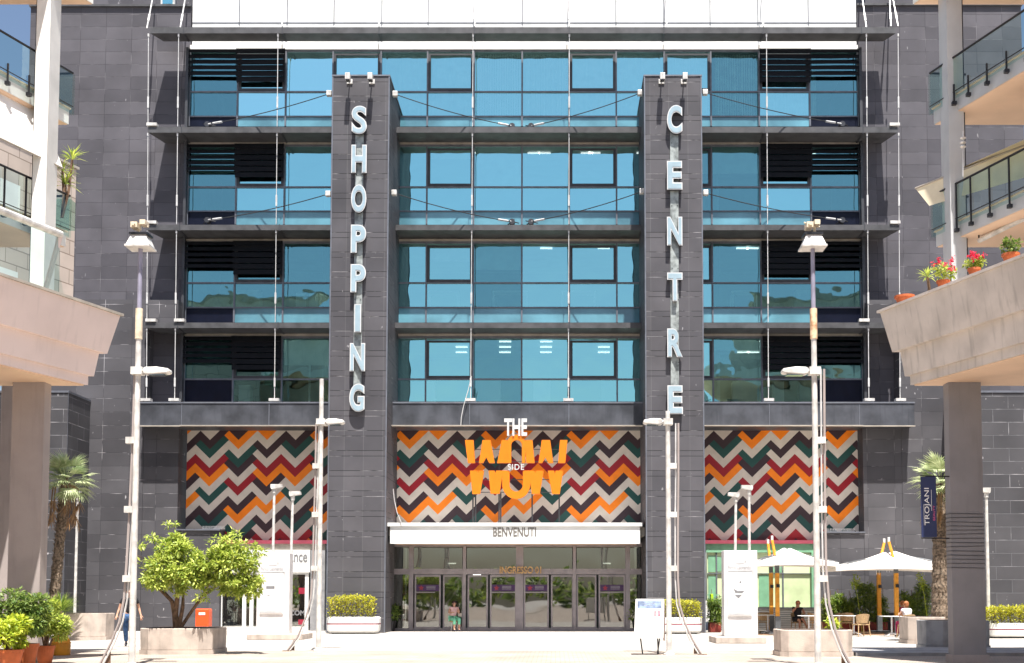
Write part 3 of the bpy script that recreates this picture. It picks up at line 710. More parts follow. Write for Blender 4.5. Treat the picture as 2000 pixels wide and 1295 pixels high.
for i, (a, b_) in enumerate(DB):
    yy = YD - .03 if i in (0, 3, 4, 7) else YD + .05
    x0, x1, z0_, z1_ = XE(a), XE(b_), .06, Z(1123, YD); e = .07
    m = MB(); m.box(x0, x0 + e, yy, yy + .05, z0_, z1_); m.box(x1 - e, x1, yy, yy + .05, z0_, z1_); m.box(x0 + e, x1 - e, yy, yy + .05, z0_, z0_ + .12); m.box(x0 + e, x1 - e, yy, yy + .05, z1_ - .08, z1_)
    if i in (0, 3, 4, 7): m.box(x0 + e, x1 - e, yy + .005, yy + .045, Z(1158, YD), Z(1156, YD))
    d = m.build('sliding_door', M['frametaupe'], ent)
    t = R.uniform(-.02, .02); m = MB(); m.add([(x0 + e, yy + .02, z0_ + .12), (x1 - e, yy + .02 + t, z0_ + .12), (x1 - e, yy + .02 + t, z1_ - .08), (x0 + e, yy + .02, z1_ - .08)], [(0, 1, 2, 3)]); m.build('pane', M['glassD'], d)
    if i in (0, 3, 4, 7):
        m = MB(); m.use(M['sticker']); m.box(x0 + e, x1 - e, yy - .005, yy + .003, Z(1155, YD), Z(1142, YD))
        cx_ = x0 + (x1 - x0) * .25; cz_ = Z(1148.5, YD); st_ = []
        for q in range(10):
            rr = .13 if q % 2 == 0 else .06; st_.append((cx_ + rr * math.sin(q * .6283), cz_ + rr * math.cos(q * .6283)))
        m.use(M['stickred']); m.slabxz(st_[::-1], yy - .009, yy - .005)
        m.use(M['palegrey']); 
        for q in range(3): m.box(x0 + (x1 - x0) * .45, x0 + (x1 - x0) * .8, yy - .008, yy - .006, cz_ + .07 - q * .06, cz_ + .085 - q * .06)
        m.build('door_sticker', None, d)
m = MB(); m.box(XE(763), XE(1256), 58, 58.2, 0, Z(1045, YD)); m.box(XE(763), XE(1256), YD + .15, 58, Z(1062, YD), Z(1045, YD)); m.box(XE(763) - .15, XE(763) - .05, YD + .1, 58, 0, Z(1062, YD)); m.box(XE(1256) + .05, XE(1256) + .15, YD + .1, 58, 0, Z(1062, YD)); m.build('vestibule', M['room'], ent)
m = MB()
for u, vv in ((768, 1114), (920, 1123), (870, 1100), (1180, 1100)): m.box(XE(u), XE(u) + .35, YD + 1.2, YD + 1.3, Z(vv, YD), Z(vv, YD) + .05)
m.build('vestibule_light', M['light'], ent)
m = MB(); m.box(XE(763), XE(769), YD + .8, YD + .9, Z(1190, YD), Z(1120, YD)); m.build('blue_panel', M['water'], ent)
# canopy
YC = 50.3
can = thing('entrance_canopy', (X(1006, YC, 1040), YC, Z(1062, YC)), 'white box canopy over the glass entrance, between the two pylons', 'canopy')
def XC(u): return X(u, YC, 1040)
m = MB(); m.box(XC(762), XC(1250), YC, YC + .15, Z(1062, YC), Z(1028.5, YC)); m.build('fascia', M['white'], can)
m = MB(); m.box(XC(757), XC(1255), YC - .06, 53.0, Z(1028, YC), Z(1021, YC)); m.build('roof', M['white'], can)
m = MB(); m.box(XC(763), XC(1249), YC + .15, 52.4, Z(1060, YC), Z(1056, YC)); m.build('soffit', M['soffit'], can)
for a, b_ in ((750, 761.8), (1250.2, 1260)):
    m = MB(); m.box(XC(a), XC(b_), YC + .3, 52.4, Z(1046, YC), Z(1029, YC)); m.build('end_bracket', M['strip'], can)
sg = MB(); text(sg, 'BENVENUTI', XC(963), XC(1047), Z(1048, YC), Z(1030, YC), YC - .002, .014, .02)
tag(sg.build('benvenuti_lettering', M['greyletter']), 'grey standing letters reading BENVENUTI on the white canopy', 'sign')
sg = MB(); text(sg, 'INGRESSO 01', XC(972), XC(1056), Z(1120, 51.9), Z(1106, 51.9), 52.3, .1, .022)
tag(sg.build('ingresso_lettering', M['gold']), 'brass letters reading INGRESSO 01 on the frame above the doors', 'sign')
# potted plants inside the entrance
for u, lab in ((766, 'leafy plant in a dark pot left of the glass doors'), (1238, 'leafy plant in a dark pot right of the glass doors')):
    t = thing('potted_plant', (XE(u) if u < 1000 else XE(u + 8), YD - .45, 0), lab, 'potted plant')
    o = worldloc(t); m = MB(); m.lathe(o, [(.18, 0), (.25, .45), (.22, .45)], 14); m.build('pot', M['railmetal'], t)
    m = MB(); foliage(m, o + Vector((0, 0, .8)), (.4, .35, .5), 420, (.1, .22), seed=u); m.build('leaves', M['leafD'], t)

# ================================================================== PYLONS
def pylon(ua, ub, label, sgn):
    x0, x1 = X(ua, YP), X(ub, YP); ztp = Z(149, YP)
    t = thing('pylon', ((x0 + x1) / 2, 51, 0), label, 'pylon', 'stone-clad pylons')
    m = MB(); m.box(x0, x1, YP, 53.4, 0, ztp); m.build('shaft', M['pylon'], t)
    m = MB(); 
    for xx in (x0, x1): m.box(xx - .025, xx + .025, YP - .02, YP + .03, 0, ztp)
    m.box(x0 - .04, x1 + .04, YP - .03, 53.4, ztp + .001, ztp + .06); m.build('corner_trim', M['frame'], t)
    for du in ((679 - 645.5), (723 - 645.5)):
        xx = X(ua + du, YP); z = Z(160, YP)
        m = MB(); m.box(xx - .1, xx + .1, YP - .62, YP - .3, z - .14, z + .14); m.tube((xx, YP - .4, z + .14), (xx, YP, z + .05), .03); m.box(xx - .12, xx + .12, YP - .05, YP - .003, z - .1, z + .1)
        fl = m.build('floodlight', M['whitemetal'], t, bevel=.015)
        m = MB(); m.box(xx - .08, xx + .08, YP - .6, YP - .32, z - .155, z - .142); m.build('lens', M['glassD'], fl)
    return t
pl = pylon(644.5, 756, 'left stone-clad pylon carrying the word SHOPPING', -1)
pr = pylon(1261, 1373, 'right stone-clad pylon carrying the word CENTRE', 1)
def stay(t, u0, v0, u1, v1, sag=.12):
    y0_ = 50.3; p = P(u0, v0, y0_); q = P(u1, v1, YG - .35)
    pts = [p.lerp(q, i / 16.) + Vector((0, 0, -sag * 4 * (i / 16.) * (1 - i / 16.))) for i in range(17)]
    m = MB(); m.path(pts, .02, 6); c = m.build('stay_cable', M['cable'], t)
    m = MB(); d = (pts[-1] - pts[-2]).normalized(); a = pts[14]; m.tube(a, a + d * .5, .05, n=8); m.tube(a + d * .6, q, .035, n=8); m.build('turnbuckle', M['rodm'], c)
    m = MB(); m.tube(q - Vector((0, .05, 0)), q + Vector((0, .2, 0)), .13, n=10)
    for k in range(5):
        an = k * 1.2566; m.tube(q, q + Vector((math.cos(an) * .3, .22, math.sin(an) * .18)), .025, n=5)
    m.build('anchor', M['cable'], c)
    m = MB(); s = .11; m.box(p.x - s, p.x + s, p.y - s, p.y + s, p.z - s, p.z + s); m.build('bracket', M['whitemetal'], c, bevel=.02)
stay(pl, 643, 183, 405, 243); stay(pl, 772, 184, 1000, 246); stay(pr, 1250, 182, 1037, 246); stay(pr, 1377, 181, 1645, 242)
stay(pl, 641, 379, 405, 430); stay(pl, 770, 377, 1000, 433); stay(pr, 1254, 374, 1037, 433); stay(pr, 1378, 377, 1645, 430)

# letters
def vertical_sign(name, word, us, vcs, h, wd, label, ustrip, v0, v1):
    t = thing(name, (X(us[0], YP), YP - .06, Z(v1, YP)), label, 'sign')
    m = MB(); a0, a1 = X(ustrip[0] - 8, YP - .1, v0), X(ustrip[0] + 8, YP - .1, v0)
    b0, b1 = X(ustrip[1] - 8, YP - .1, v1), X(ustrip[1] + 8, YP - .1, v1)
    m.slabxz([(b0, Z(v1, YP)), (b1, Z(v1, YP)), (a1, Z(v0, YP)), (a0, Z(v0, YP))], YP - .06, YP - .03)
    m.build('backing_strip', M['backstrip'], t)
    for i in range(9):
        z = Z(v0 + (v1 - v0) * (i + .5) / 9, YP)
        for dx in (-.12, .12): m = MB(); m.tube(((a0 + a1) / 2 + dx, YP - .03, z), ((a0 + a1) / 2 + dx, YP - .075, z), .02); m.build('bolt', M['cable'], t)
    for ch, u, vc in zip(word, us, vcs):
        ww = wd * (.45 if ch == 'I' else 1.0)
        x0, x1 = X(u - ww / 2, YP - .2, vc), X(u + ww / 2, YP - .2, vc); z0_, z1_ = Z(vc + h / 2, YP - .2), Z(vc - h / 2, YP - .2)
        of = .02 if ch == 'S' else .035
        m = MB(); text(m, ch, x0 + .01, x1 - .01, z0_ + .01, z1_ - .01, YP - .07, .17, of + .012); lt = m.build('letter', M['darkframe'], t)
        m = MB(); text(m, ch, x0, x1, z0_, z1_, YP - .241, .012, of + .02); m.build('letter_rim', M['letteredge'], lt)
        m = MB(); text(m, ch, x0 + .04, x1 - .04, z0_ + .04, z1_ - .04, YP - .254, .012, of - .012); m.build('letter_face', M['letterface'], lt)
vertical_sign('shopping_sign', 'SHOPPING', [702, 701.5, 701, 700.5, 700, 699, 698.5, 697.5], [235, 311, 388.5, 467, 544, 622, 698, 777], 55, 30,
  'vertical white-edged letters spelling SHOPPING on the left pylon', (702, 697), 250, 800)
vertical_sign('centre_sign', 'CENTRE', [1317.5, 1317.5, 1317.5, 1318, 1318, 1318.5], [234, 343, 452, 561, 670, 781], 56, 30,
  'vertical white-edged letters spelling CENTRE on the right pylon', (1317, 1318.5), 250, 800)
# WOW sign
YO = 50.9
wow = thing('wow_side_sign', (X(1006, YO, 900), YO, Z(1021, YO)), 'orange cut-in-half WOW letters with white words THE and SIDE above the canopy', 'sign')
def zc(x, y): p = P(750 + x / 3.846, 780 + y / 3.846, YO); return (p.x, p.z)
def poly(m, pts, y0=YO, y1=YO + .16): m.slabxz([zc(*p) for p in pts][::-1], y0, y1)
def lmesh(pts): m = MB(); poly(m, pts); m.build('orange_letter', M['orange'], wow)
for pts in ([(608, 305), (672, 305), (684, 478), (630, 478)], [(740, 305), (800, 305), (832, 478), (790, 478), (768, 435), (745, 478), (712, 478)],
            [(884, 305), (935, 305), (926, 478), (850, 478)], [(1055, 305), (1115, 305), (1132, 478), (1068, 478)],
            [(1185, 305), (1248, 305), (1272, 478), (1236, 478), (1212, 435), (1188, 478), (1160, 478)], [(1322, 305), (1378, 305), (1362, 478), (1308, 478)],
            [(645, 535), (702, 535), (706, 558), (712, 535), (752, 535), (722, 710), (664, 710)], [(785, 535), (830, 535), (835, 558), (842, 535), (895, 535), (868, 708), (800, 708)],
            [(1085, 535), (1130, 535), (1135, 558), (1142, 535), (1200, 535), (1170, 710), (1110, 710)], [(1230, 535), (1278, 535), (1283, 558), (1290, 535), (1346, 535), (1320, 710), (1262, 710)]):
    lmesh(pts)
up = [(928, 478)] + [(990 - 70 * math.cos(a) if True else 0, 350 - 84 * math.sin(a)) for a in [math.pi * i / 14 for i in range(15)]] + [(1066, 478)]
inn = [(1040, 478)] + [(990 + 38 * math.cos(a), 365 - 40 * math.sin(a)) for a in [math.pi * i / 12 for i in range(13)]] + [(952, 478)]
def ring(outer, inner):
    m = MB(); n = min(len(outer), len(inner))
    for i in range(n - 1):
        m.slabxz([zc(*p) for p in (outer[i], outer[i + 1], inner[i + 1], inner[i])][::-1], YO - .02, YO + .15)
    m.build('orange_letter', M['orange'], wow)
NN = 16
def arc(cx, cy, rx, ry, sg, yend):
    pts = [(cx - rx, yend)] + [(cx - rx * math.cos(math.pi * i / NN), cy + sg * ry * math.sin(math.pi * i / NN)) for i in range(NN + 1)] + [(cx + rx, yend)]
    return pts
ring(arc(993, 335, 68, 70, -1, 478), arc(996, 345, 40, 40, -1, 478))
ring(arc(993, 640, 105, 108, 1, 535), arc(993, 640, 50, 52, 1, 535))
m = MB(); a = zc(903, 275); b_ = zc(1075, 145); text(m, 'THE', a[0], b_[0], a[1], b_[1], YO + .05, .12, .03); m.build('word', M['letteredge'], wow)
m = MB(); a = zc(930, 530); b_ = zc(1052, 487); text(m, 'SIDE', a[0], b_[0], a[1], b_[1], YO + .05, .1, .01, 1.15); m.build('word', M['letteredge'], wow)
m = MB()
for u, v0 in ((665, 705), (685, 700), (863, 400), (875, 700), (1112, 700), (1316, 700)):
    a = zc(u, v0); m.box(a[0] - .03, a[0] + .03, YO + .25, YO + .31, Z(1021, YO) + .01, a[1])
for v in (372, 465, 600, 695): 
    a = zc(665, v); b_ = zc(1330, v); m.box(a[0], b_[0], YO + .18, YO + .22, a[1] - .015, a[1] + .015)
m.build('support_frame', M['cable'], wow)
# loose white cable by the band and by the canopy
for pts, lab in (([(921, 735), (915, 760), (905, 795), (901, 815), (900, 832)], 'loose white cable hanging over the dark band above the zigzag wall'), ([(768, 955), (770, 975), (775, 1000), (784, 1022)], 'loose white cable hanging at the left end of the canopy')):
    m = MB(); m.path([P(u, v, 51.3 if u > 800 else 50.2) for u, v in pts], .018, 5); tag(m.build('loose_cable', M['rodm']), lab, 'cable')

# ================================================================== DARK SIDE BLOCKS
yb0 = 49.9
for s in (-1, 1):
    ue = 128 if s < 0 else 1884; uo = -60 if s < 0 else 2080
    m = MB(); x0, x1 = X(uo, yb0), X(ue, yb0, 980)
    m.box(x0, x1, yb0, 58, 0, Z(767, yb0))
    t = thing('black_tiled_block', (X(ue, yb0), yb0, 0), 'low black-tiled block at the %s edge beside the tower wall' % ('left' if s < 0 else 'right'), 'building', 'black-tiled side blocks')
    m.build('wall', M['block'], t)
    m = MB(); m.box(x0 - .03, x1 + .03, yb0 - .03, 58, Z(767, yb0) + .002, Z(763, yb0)); m.box(x1 - .03 * s - .02, x1 + .02, yb0 - .015, yb0 + .02, 0, Z(767, yb0)); m.build('coping', M['frame'], t)

# ================================================================== FOREGROUND SIDE BUILDINGS
SL = .34
def side_building(s):
    C = P(172, 752, 28) if s < 0 else P(1778, 752, 28)
    C = (C.x, 28.0)
    CU = P(134, 243, 28.6) if s < 0 else P(1824, 243, 28.6); CU = (CU.x, 28.6)
    C0 = P(182, 8, 28.6) if s < 0 else P(1783, 8, 28.6); C0 = (C0.x, 28.6)
    nx, ny = -s * .947, -.322
    def ex(C, Y, o=0): return C[0] + (o - ny * (Y - C[1])) / nx
    def plan(C, o, Yn=-12, Xo=44): return [(ex(C, C[1] + o, o), C[1] + o), (ex(C, Yn, o), Yn), (s * Xo, Yn), (s * Xo, C[1] + o)]
    lab = 'left' if s < 0 else 'right'
    t = thing('side_building', (C[0] + s * 3, 25, 0), ('pink-beige balcony building on pillars at the left edge with awning and glass railings' if s < 0 else 'grey-beige balcony building on pillars at the right edge with red flower pots'), 'building')
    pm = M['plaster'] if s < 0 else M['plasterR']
    tv = [(617, 28.41), (691, 28.25), (691, 28.14), (735, 28.07), (738, 28.0), (752, 28.0)]
    if s > 0: tv = [(611, 28.41), (688, 28.25), (688, 28.14), (735, 28.07), (738, 28.0), (752, 28.0)]
    zz = [Z(v, Y) for v, Y in tv]
    m = MB(); m.prism(plan(C, .246), zz[1], zz[0], plan(C, .41)); m.build('parapet', pm, t)
    m = MB(); m.prism(plan(C, .075), zz[3], zz[1] - .002, plan(C, .137)); m.prism(plan(C, 0), zz[5], zz[3] - .002); m.build('balcony_cornice', pm, t)
    m = MB(); m.prism(plan(C, .46), zz[0] + .002, zz[0] + .06); m.build('coping', M['strip'] if s < 0 else M['plasterR'], t)
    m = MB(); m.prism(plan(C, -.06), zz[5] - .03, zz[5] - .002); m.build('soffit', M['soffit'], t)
    top = zz[0] + .06
    # pillars
    a, b_ = ((18, 81) if s < 0 else (1857, 1921)); Yp_ = 27.45
    x0, x1 = X(a, Yp_, 1000), X(b_, Yp_, 1000)
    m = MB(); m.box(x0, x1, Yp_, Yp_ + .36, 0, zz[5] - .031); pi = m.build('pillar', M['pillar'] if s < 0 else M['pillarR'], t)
    m = MB(); m.box(x0 - .05, x1 + .05, Yp_ - .05, Yp_ + .41, 0, .17); m.build('plinth', M['pillar'], pi)
    if s > 0:
        m = MB()
        for i in range(14):
            z = Z(1003 + i * 8.1, Yp_) ; m.tube((x0 - .012, Yp_ - .012, z), (x1 + .012, Yp_ - .012, z + R.uniform(-.02, .02)), .007, n=4); m.tube((x0 - .012, Yp_ - .012, z), (x0 - .012, Yp_ + .37, z), .007, n=4)
        m.build('wire_wrap', M['railmetal'], pi)
    for k in range(1, 5):
        Yk = Yp_ - 7.5 * k; xc = ex(C, Yk, -1.2)
        m = MB(); m.box(xc - .4, xc + .4, Yk, Yk + .36, 0, zz[5] - .031); m.build('pillar', M['pillar'], t)
    # upper columns
    a, b_ = ((70, 97) if s < 0 else (1850, 1880)); Yc = 27.3 if s < 0 else 27.75
    x0, x1 = X(a, Yc, 100), X(b_, Yc, 100)
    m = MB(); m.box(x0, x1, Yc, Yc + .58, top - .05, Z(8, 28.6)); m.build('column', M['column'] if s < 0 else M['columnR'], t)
    m = MB(); xx = x0 - .03 if s < 0 else x1 + .03; m.tube((xx, Yc + .1, top), (xx, Yc + .1, Z(8, 28.6)), .03); m.build('drain_pipe', M['railmetal'], t)
    for k in range(1, 4):
        Yk = Yc - 7.5 * k; xc = ex(CU, Yk, -.9)
        m = MB(); m.box(xc - .18, xc + .18, Yk, Yk + .56, top - .05, Z(8, 28.6)); m.build('column', M['column'] if s < 0 else M['columnR'], t)
    # floors
    for vv, th in ((482, .36), (243, .38)):
        z = Z(vv, 28.6)
        m = MB(); m.prism(plan(CU, 0), z, z + th); fs = m.build('balcony_slab', M['column'] if s < 0 else M['columnR'], t)
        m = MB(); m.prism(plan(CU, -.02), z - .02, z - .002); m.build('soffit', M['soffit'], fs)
        m = MB(); m.prism(plan(CU, .03), z + th + .002, z + th + .035); m.build('slab_edge', M['soffit'], fs)
        zr = z + th + .9
        ya, yb = CU[1] - .0, 12.0
        m = MB()
        m.add([(ex(CU, ya, .07), ya, z + th - .12), (ex(CU, yb, .07), yb, z + th - .12), (ex(CU, yb, .07), yb, zr), (ex(CU, ya, .07), ya, zr)], [(0, 1, 2, 3)])
        m.add([(ex(CU, ya + .07, .07), ya + .07, z + th - .12), (ex(CU, ya + .07, .07) + s * .9, ya + .07, z + th - .12), (ex(CU, ya + .07, .07) + s * .9, ya + .07, zr), (ex(CU, ya + .07, .07), ya + .07, zr)], [(0, 1, 2, 3)])
        gr = m.build('glass_railing', M['railglass'], t)
        m = MB(); m.tube((ex(CU, ya, .07), ya, zr), (ex(CU, yb, .07), yb, zr), .028); m.tube((ex(CU, ya, .07), ya, zr), (ex(CU, ya, .07) + s * .9, ya + .07, zr), .028); m.build('handrail', M['railmetal'], gr)
        m = MB(); m.tube((ex(CU, ya, .09), ya, z + th + .06), (ex(CU, yb, .09), yb, z + th + .06), .012); m.build('lower_rail', M['railmetal'], gr)
        for k in range(12):
            Yk = 28.45 - .62 * k - (.75 if k == 0 else 0)
            p = Vector((ex(CU, Yk, .1), Yk, z + th - .22)); m = MB()
            m.box(p.x - .018, p.x + .018, Yk - .018, Yk + .018, p.z, zr - .03 if vv > 300 else p.z + .45); m.box(p.x - .05, p.x + .05, Yk - .05, Yk + .05, p.z - .05, p.z + .03); m.build('bracket', M['railmetal'], gr)
        m = MB(); xi = 3.2
        m.prism([(ex(CU, 25, -xi), 25), (ex(CU, -12, -xi), -12), (s * 43, -12), (s * 43, 25)], z + th + .04, z + 2.85); w_ = m.build('upper_wall', M['column'], t)
        m = MB()
        for k in range(6):
            Yk = 22 - k * 5; p = (ex(CU, Yk, -xi + .02), Yk); q = (ex(CU, Yk - 2.4, -xi + .02), Yk - 2.4)
            m.add([(p[0], p[1], z + th + .1), (q[0], q[1], z + th + .1), (q[0], q[1], z + 2.4), (p[0], p[1], z + 2.4)], [(0, 1, 2, 3)])
        m.build('window', M['glassA'], w_)
    z = Z(8, 28.6)
    m = MB(); m.prism(plan(C0, 0), z, z + .4); rs = m.build('roof_slab', M['column'], t)
    m = MB(); m.prism(plan(C0, -.02), z - .02, z - .002); m.build('soffit', M['soffit'], rs)
    for k in range(2):
        z2 = z + .4 + 3.0 * k
        m = MB(); m.prism(plan(C0, -2.6 - 1.0 * k), z2 + .002, z2 + 3.0); w2 = m.build('upper_wall', M['plasterR'], t)
        m = MB(); m.prism(plan(C0, -2.2 - 1.0 * k), z2 + 2.75, z2 + 2.95); m.build('cornice', M['strip'], w2)
    if s < 0:
        # glass parapet rail with thick white tube
        Ya = 26.75; o = .2; zr = P(90, 462, 26.9).z
        m = MB(); m.add([(ex(C, Ya, o), Ya, top), (ex(C, 14, o), 14, top), (ex(C, 14, o), 14, zr), (ex(C, Ya, o), Ya, zr)], [(0, 1, 2, 3)]); gr = m.build('glass_railing', M['railglass'], t)
        m = MB(); m.tube((ex(C, Ya, o), Ya, zr), (ex(C, 14, o), 14, zr), .085, n=12); m.build('handrail', M['whitemetal'], gr)
        m = MB(); m.tube((ex(C, Ya - .1, o - .25), Ya - .1, top), (ex(C, Ya, o), Ya, zr), .06, n=8); m.build('post', M['plaster'], gr)
        # hanging awning
        za, zb_ = Z(238, 28.6), P(92, 328, 28).z
        p0, p1 = (ex(CU, 28.0, -.15), 28.0), (ex(CU, 18, -.15), 18); q0, q1 = (ex(CU, 28.0, .32), 28.0), (ex(CU, 18, .32), 18)
        m = MB(); m.add([(p0[0], p0[1], za), (p1[0], p1[1], za), (q1[0], q1[1], zb_), (q0[0], q0[1], zb_)], [(0, 1, 2, 3)]); aw = m.build('awning', M['canvas'], t)
        m = MB(); m.tube((q0[0], q0[1], zb_), (q1[0], q1[1], zb_), .025); m.tube((q0[0], q0[1], zb_), (p0[0] - .25, p0[1] - .1, zb_ - .3), .02); m.build('awning_bar', M['strip'], aw)
        m = MB(); m.tube((ex(CU, 27.5, -.1), 27.5, za - .02), (ex(CU, 18, -.1), 18, za - .02), .1, n=10); m.build('awning_roller', M['soffit'], aw)
    else:
        a0, a1 = P(1788, 368, 28.9), P(2040, 268, 26.0); b0, b1 = P(1815, 402, 28.5), P(2040, 335, 26.0)
        m = MB(); m.add([a0, a1, b1, b0], [(0, 1, 2, 3)]); m.add([a0, a1, P(2040, 255, 25.2), P(1850, 340, 28.3)], [(0, 1, 2, 3)]); aw = m.build('awning', M['awning'], t)
        m = MB(); m.tube(a0, a1, .025); m.build('awning_bar', M['strip'], aw)
        # fluorescent tube under the lower slab
        z = Z(482, 28.6)
        m = MB(); p, q = P(1912, 470, 27.6), P(2030, 412, 26.0); m.tube(p, q, .06, n=8); m.build('lamp_tube', M['whitemetal'], t)
        m = MB(); m.tube(p + Vector((0, 0, .05)), (p.x, p.y, z - .0), .02); m.tube(p.lerp(q, .7), (p.lerp(q, .7).x, p.lerp(q, .7).y, z), .02); m.build('lamp_bracket', M['railmetal'], t)
        m = MB(); p, q = P(1600 + 940 / 3.0125 + 0, 430 + 940 / 3.0125, 27.9), P(2010, 722, 27.2)
    return t, C, CU, ex, top
SBL, CL, CUL, exL, topL = side_building(-1)
SBR, CR, CUR, exR, topR = side_building(1)
# beige tiled building behind on the left
bx = P(149, 330, 40); 
t = thing('beige_tiled_building', (bx.x - 3, 38, 0), 'beige tiled building on pillars seen behind the white column at the left edge', 'building')
m = MB(); m.prism([(bx.x, 40), (bx.x - SL * 12, 28), (-34, 28), (-34, 40)], 9.3, bx.z); m.build('wall', M['beigetile'], t)
m = MB(); m.prism([(bx.x + .08, 40.08), (bx.x - SL * 12 + .08, 28), (-34, 28), (-34, 40.08)], bx.z + .002, bx.z + .08); m.build('coping', M['strip'], t)
for k in range(3):
    m = MB(); Yk = 39.2 - k * 5; xk = bx.x - SL * (40 - Yk) - 1.2; m.box(xk - .35, xk + .35, Yk - .3, Yk + .3, 0, 9.298); m.build('pillar', M['pillar'], t)
for (Yk, z0_, z1_) in ((39.0, 10.4, 11.8), (37.6, 10.4, 11.8), (37.6, 13.2, 14.6), (35.8, 10.4, 11.8), (35.8, 13.2, 14.6)):
    m = MB(); xk = bx.x - SL * (40 - Yk); m.add([(xk + .02, Yk, z0_), (xk + .02 - SL * .8, Yk - .8, z0_), (xk + .02 - SL * .8, Yk - .8, z1_), (xk + .02, Yk, z1_)], [(0, 1, 2, 3)]); wn = m.build('window', M['white'], t)
m = MB(); a = P(118, 400, 38); m.box(a.x - .5, a.x + .25, 38.2, 38.6, Z(440, 38), Z(385, 38)); m.build('balcony_screen', M['railglass'], t)
# yucca behind the column
def palm_tuft(m, c, n, l, w, r, droop=.3, up=.2):
    for i in range(n):
        a = r.uniform(0, 6.283); e = r.uniform(-.3, 1.35); d = Vector((math.cos(a) * math.cos(e), math.sin(a) * math.cos(e), math.sin(e) + up))
        m.leaf(Vector(c), d, Vector((0, 0, 1)), l * r.uniform(.7, 1.1), w, droop)
r_ = random.Random(3)
def yucca(base, heads, label, ll=.42):
    t = thing('yucca_plant', base, label, 'plant')
    m = MB()
    for h in heads: 
        mid = Vector(base).lerp(Vector(h), .5) + Vector((.04, 0, -.05)); m.path([base, mid, h], [.04, .035, .03])
    m.build('trunk', M['bark'], t)
    m = MB()
    for h in heads: palm_tuft(m, h, 34, ll, .035, r_)
    m.build('leaves', M['leafT'], t)
    return t
b0 = P(112, 442, 28.5)
yucca(tuple(P(121, 425, 28.5)), [tuple(P(141, 312, 28.5)), tuple(P(122, 335, 28.5)), tuple(P(128, 362, 28.5))], 'spiky yucca leaning out behind the white column at upper left', .42)

# pots on the right parapet
def parap(u, o=.2):
    # point of the parapet top below photograph column u
    lo_, hi_ = 15.0, 28.3
    for _ in range(40):
        Y = (lo_ + hi_) / 2; uu = CX + exR(CR, Y, o) * F / Y
        if uu > u: lo_ = Y
        else: hi_ = Y
    return Vector((exR(CR, Y, o), Y, topR))
def flowerpot(u, label, kind, h=.5, rr=.14, dy=0):
    p = parap(u); t = thing('flower_pot', p, label, 'potted plant')
    m = MB(); m.lathe(p, [(rr * .7, 0), (rr * .95, .15), (rr * 1.08, .15), (rr * 1.08, .2), (rr * .9, .2)], 16); m.build('pot', M['terracotta'], t)
    if kind == 'empty': return
    m = MB(); foliage(m, p + Vector((0, 0, .2 + h * .35)), (h * .5, h * .45, h * .35), 320, (.05, .09), .7, seed=int(u)); m.build('leaves', M['leafT'] if kind != 'dark' else M['leafD'], t)
    if kind == 'red':
        r = random.Random(u)
        for i in range(9):
            c = p + Vector((r.uniform(-.5, .5) * h, r.uniform(-.6, .1) * h, .2 + h * r.uniform(.35, .85))); m = MB()
            for j in range(16): m.leaf(c + Vector((r.uniform(-.04, .04), r.uniform(-.04, .04), r.uniform(-.04, .04))), Vector((r.gauss(0, 1), r.gauss(0, 1), r.gauss(0, 1))), Vector((0, 0, 1)), .05, .045, .1)
            m.build('flower_head', M['flower'], t)
flowerpot(1776, 'low empty terracotta pot lowest on the right balcony parapet', 'empty', .2, .22)
flowerpot(1853, 'terracotta pot with the fullest geranium beside the grey column', 'red', .55, .14)
flowerpot(1915, 'terracotta pot with bright red geraniums right of the grey column', 'red', .42, .13)
flowerpot(1988, 'terracotta pot of dark foliage at the right edge of the photo', 'dark', .45, .17)
p = parap(1822); yucca(tuple(p), [tuple(p + Vector((0, 0, .42)))], 'small spiky plant between the pots on the right parapet', .3)
# white round utensil hanging by the right column top (lantern)
t = thing('lantern_string', P(1881, 330, 27.4), 'string of small white lanterns hanging beside the upper right column', 'lantern')
m = MB(); m.tube(P(1881, 256, 27.3), P(1881, 345, 27.3), .015); m.build('cord', M['rodm'], t)
for v in (270, 279, 287): m = MB(); p = P(1881, v, 27.3); m.lathe(p, [(.03, -.03), (.07, 0), (.03, .04)], 10); m.build('lamp_shade', M['whitemetal'], t)
# shop banner
YB = 27.3
t = thing('shop_banner', (P(1815, 1050, YB).x, YB, P(1815, 1050, YB).z), 'navy vertical banner reading TROJANI hung from the right pillar', 'banner')
x0, x1, z0_, z1_ = P(1799, 990, YB).x, P(1829, 990, YB).x, P(1814, 1049, YB).z, P(1814, 931, YB).z
m = MB(); m.box(x0, x1, YB, YB + .02, z0_, z1_); m.build('cloth', M['navyb'], t)
m = MB(); w_ = x1 - x0; text(m, 'TROJANI', x0 + w_ * .22, x0 + w_ * .62, z0_ + .27, z1_ - .26, YB - .002, .004, .0, 1, True)
m.box(x0 + w_ * .17, x0 + w_ * .19, YB - .005, YB - .001, z0_ + .27, z0_ + .75); m.box(x0 + w_ * .67, x0 + w_ * .69, YB - .005, YB - .001, z0_ + .6, z1_ - .3); m.build('lettering', M['lettwhite'], t)
m = MB(); text(m, 'BEAUTY', x0 + w_ * .76, x0 + w_ * .9, z0_ + .38, z0_ + .72, YB - .002, .004, 0, 1, True); m.build('lettering', M['pink'], t)
for zz_, vv in ((z1_ + .02, 931), (z0_ - .02, 1050)): m = MB(); m.tube((x0, YB + .01, zz_), (P(1858, vv, YB).x, YB + .15, zz_), .015); m.build('banner_arm', M['railmetal'], t)

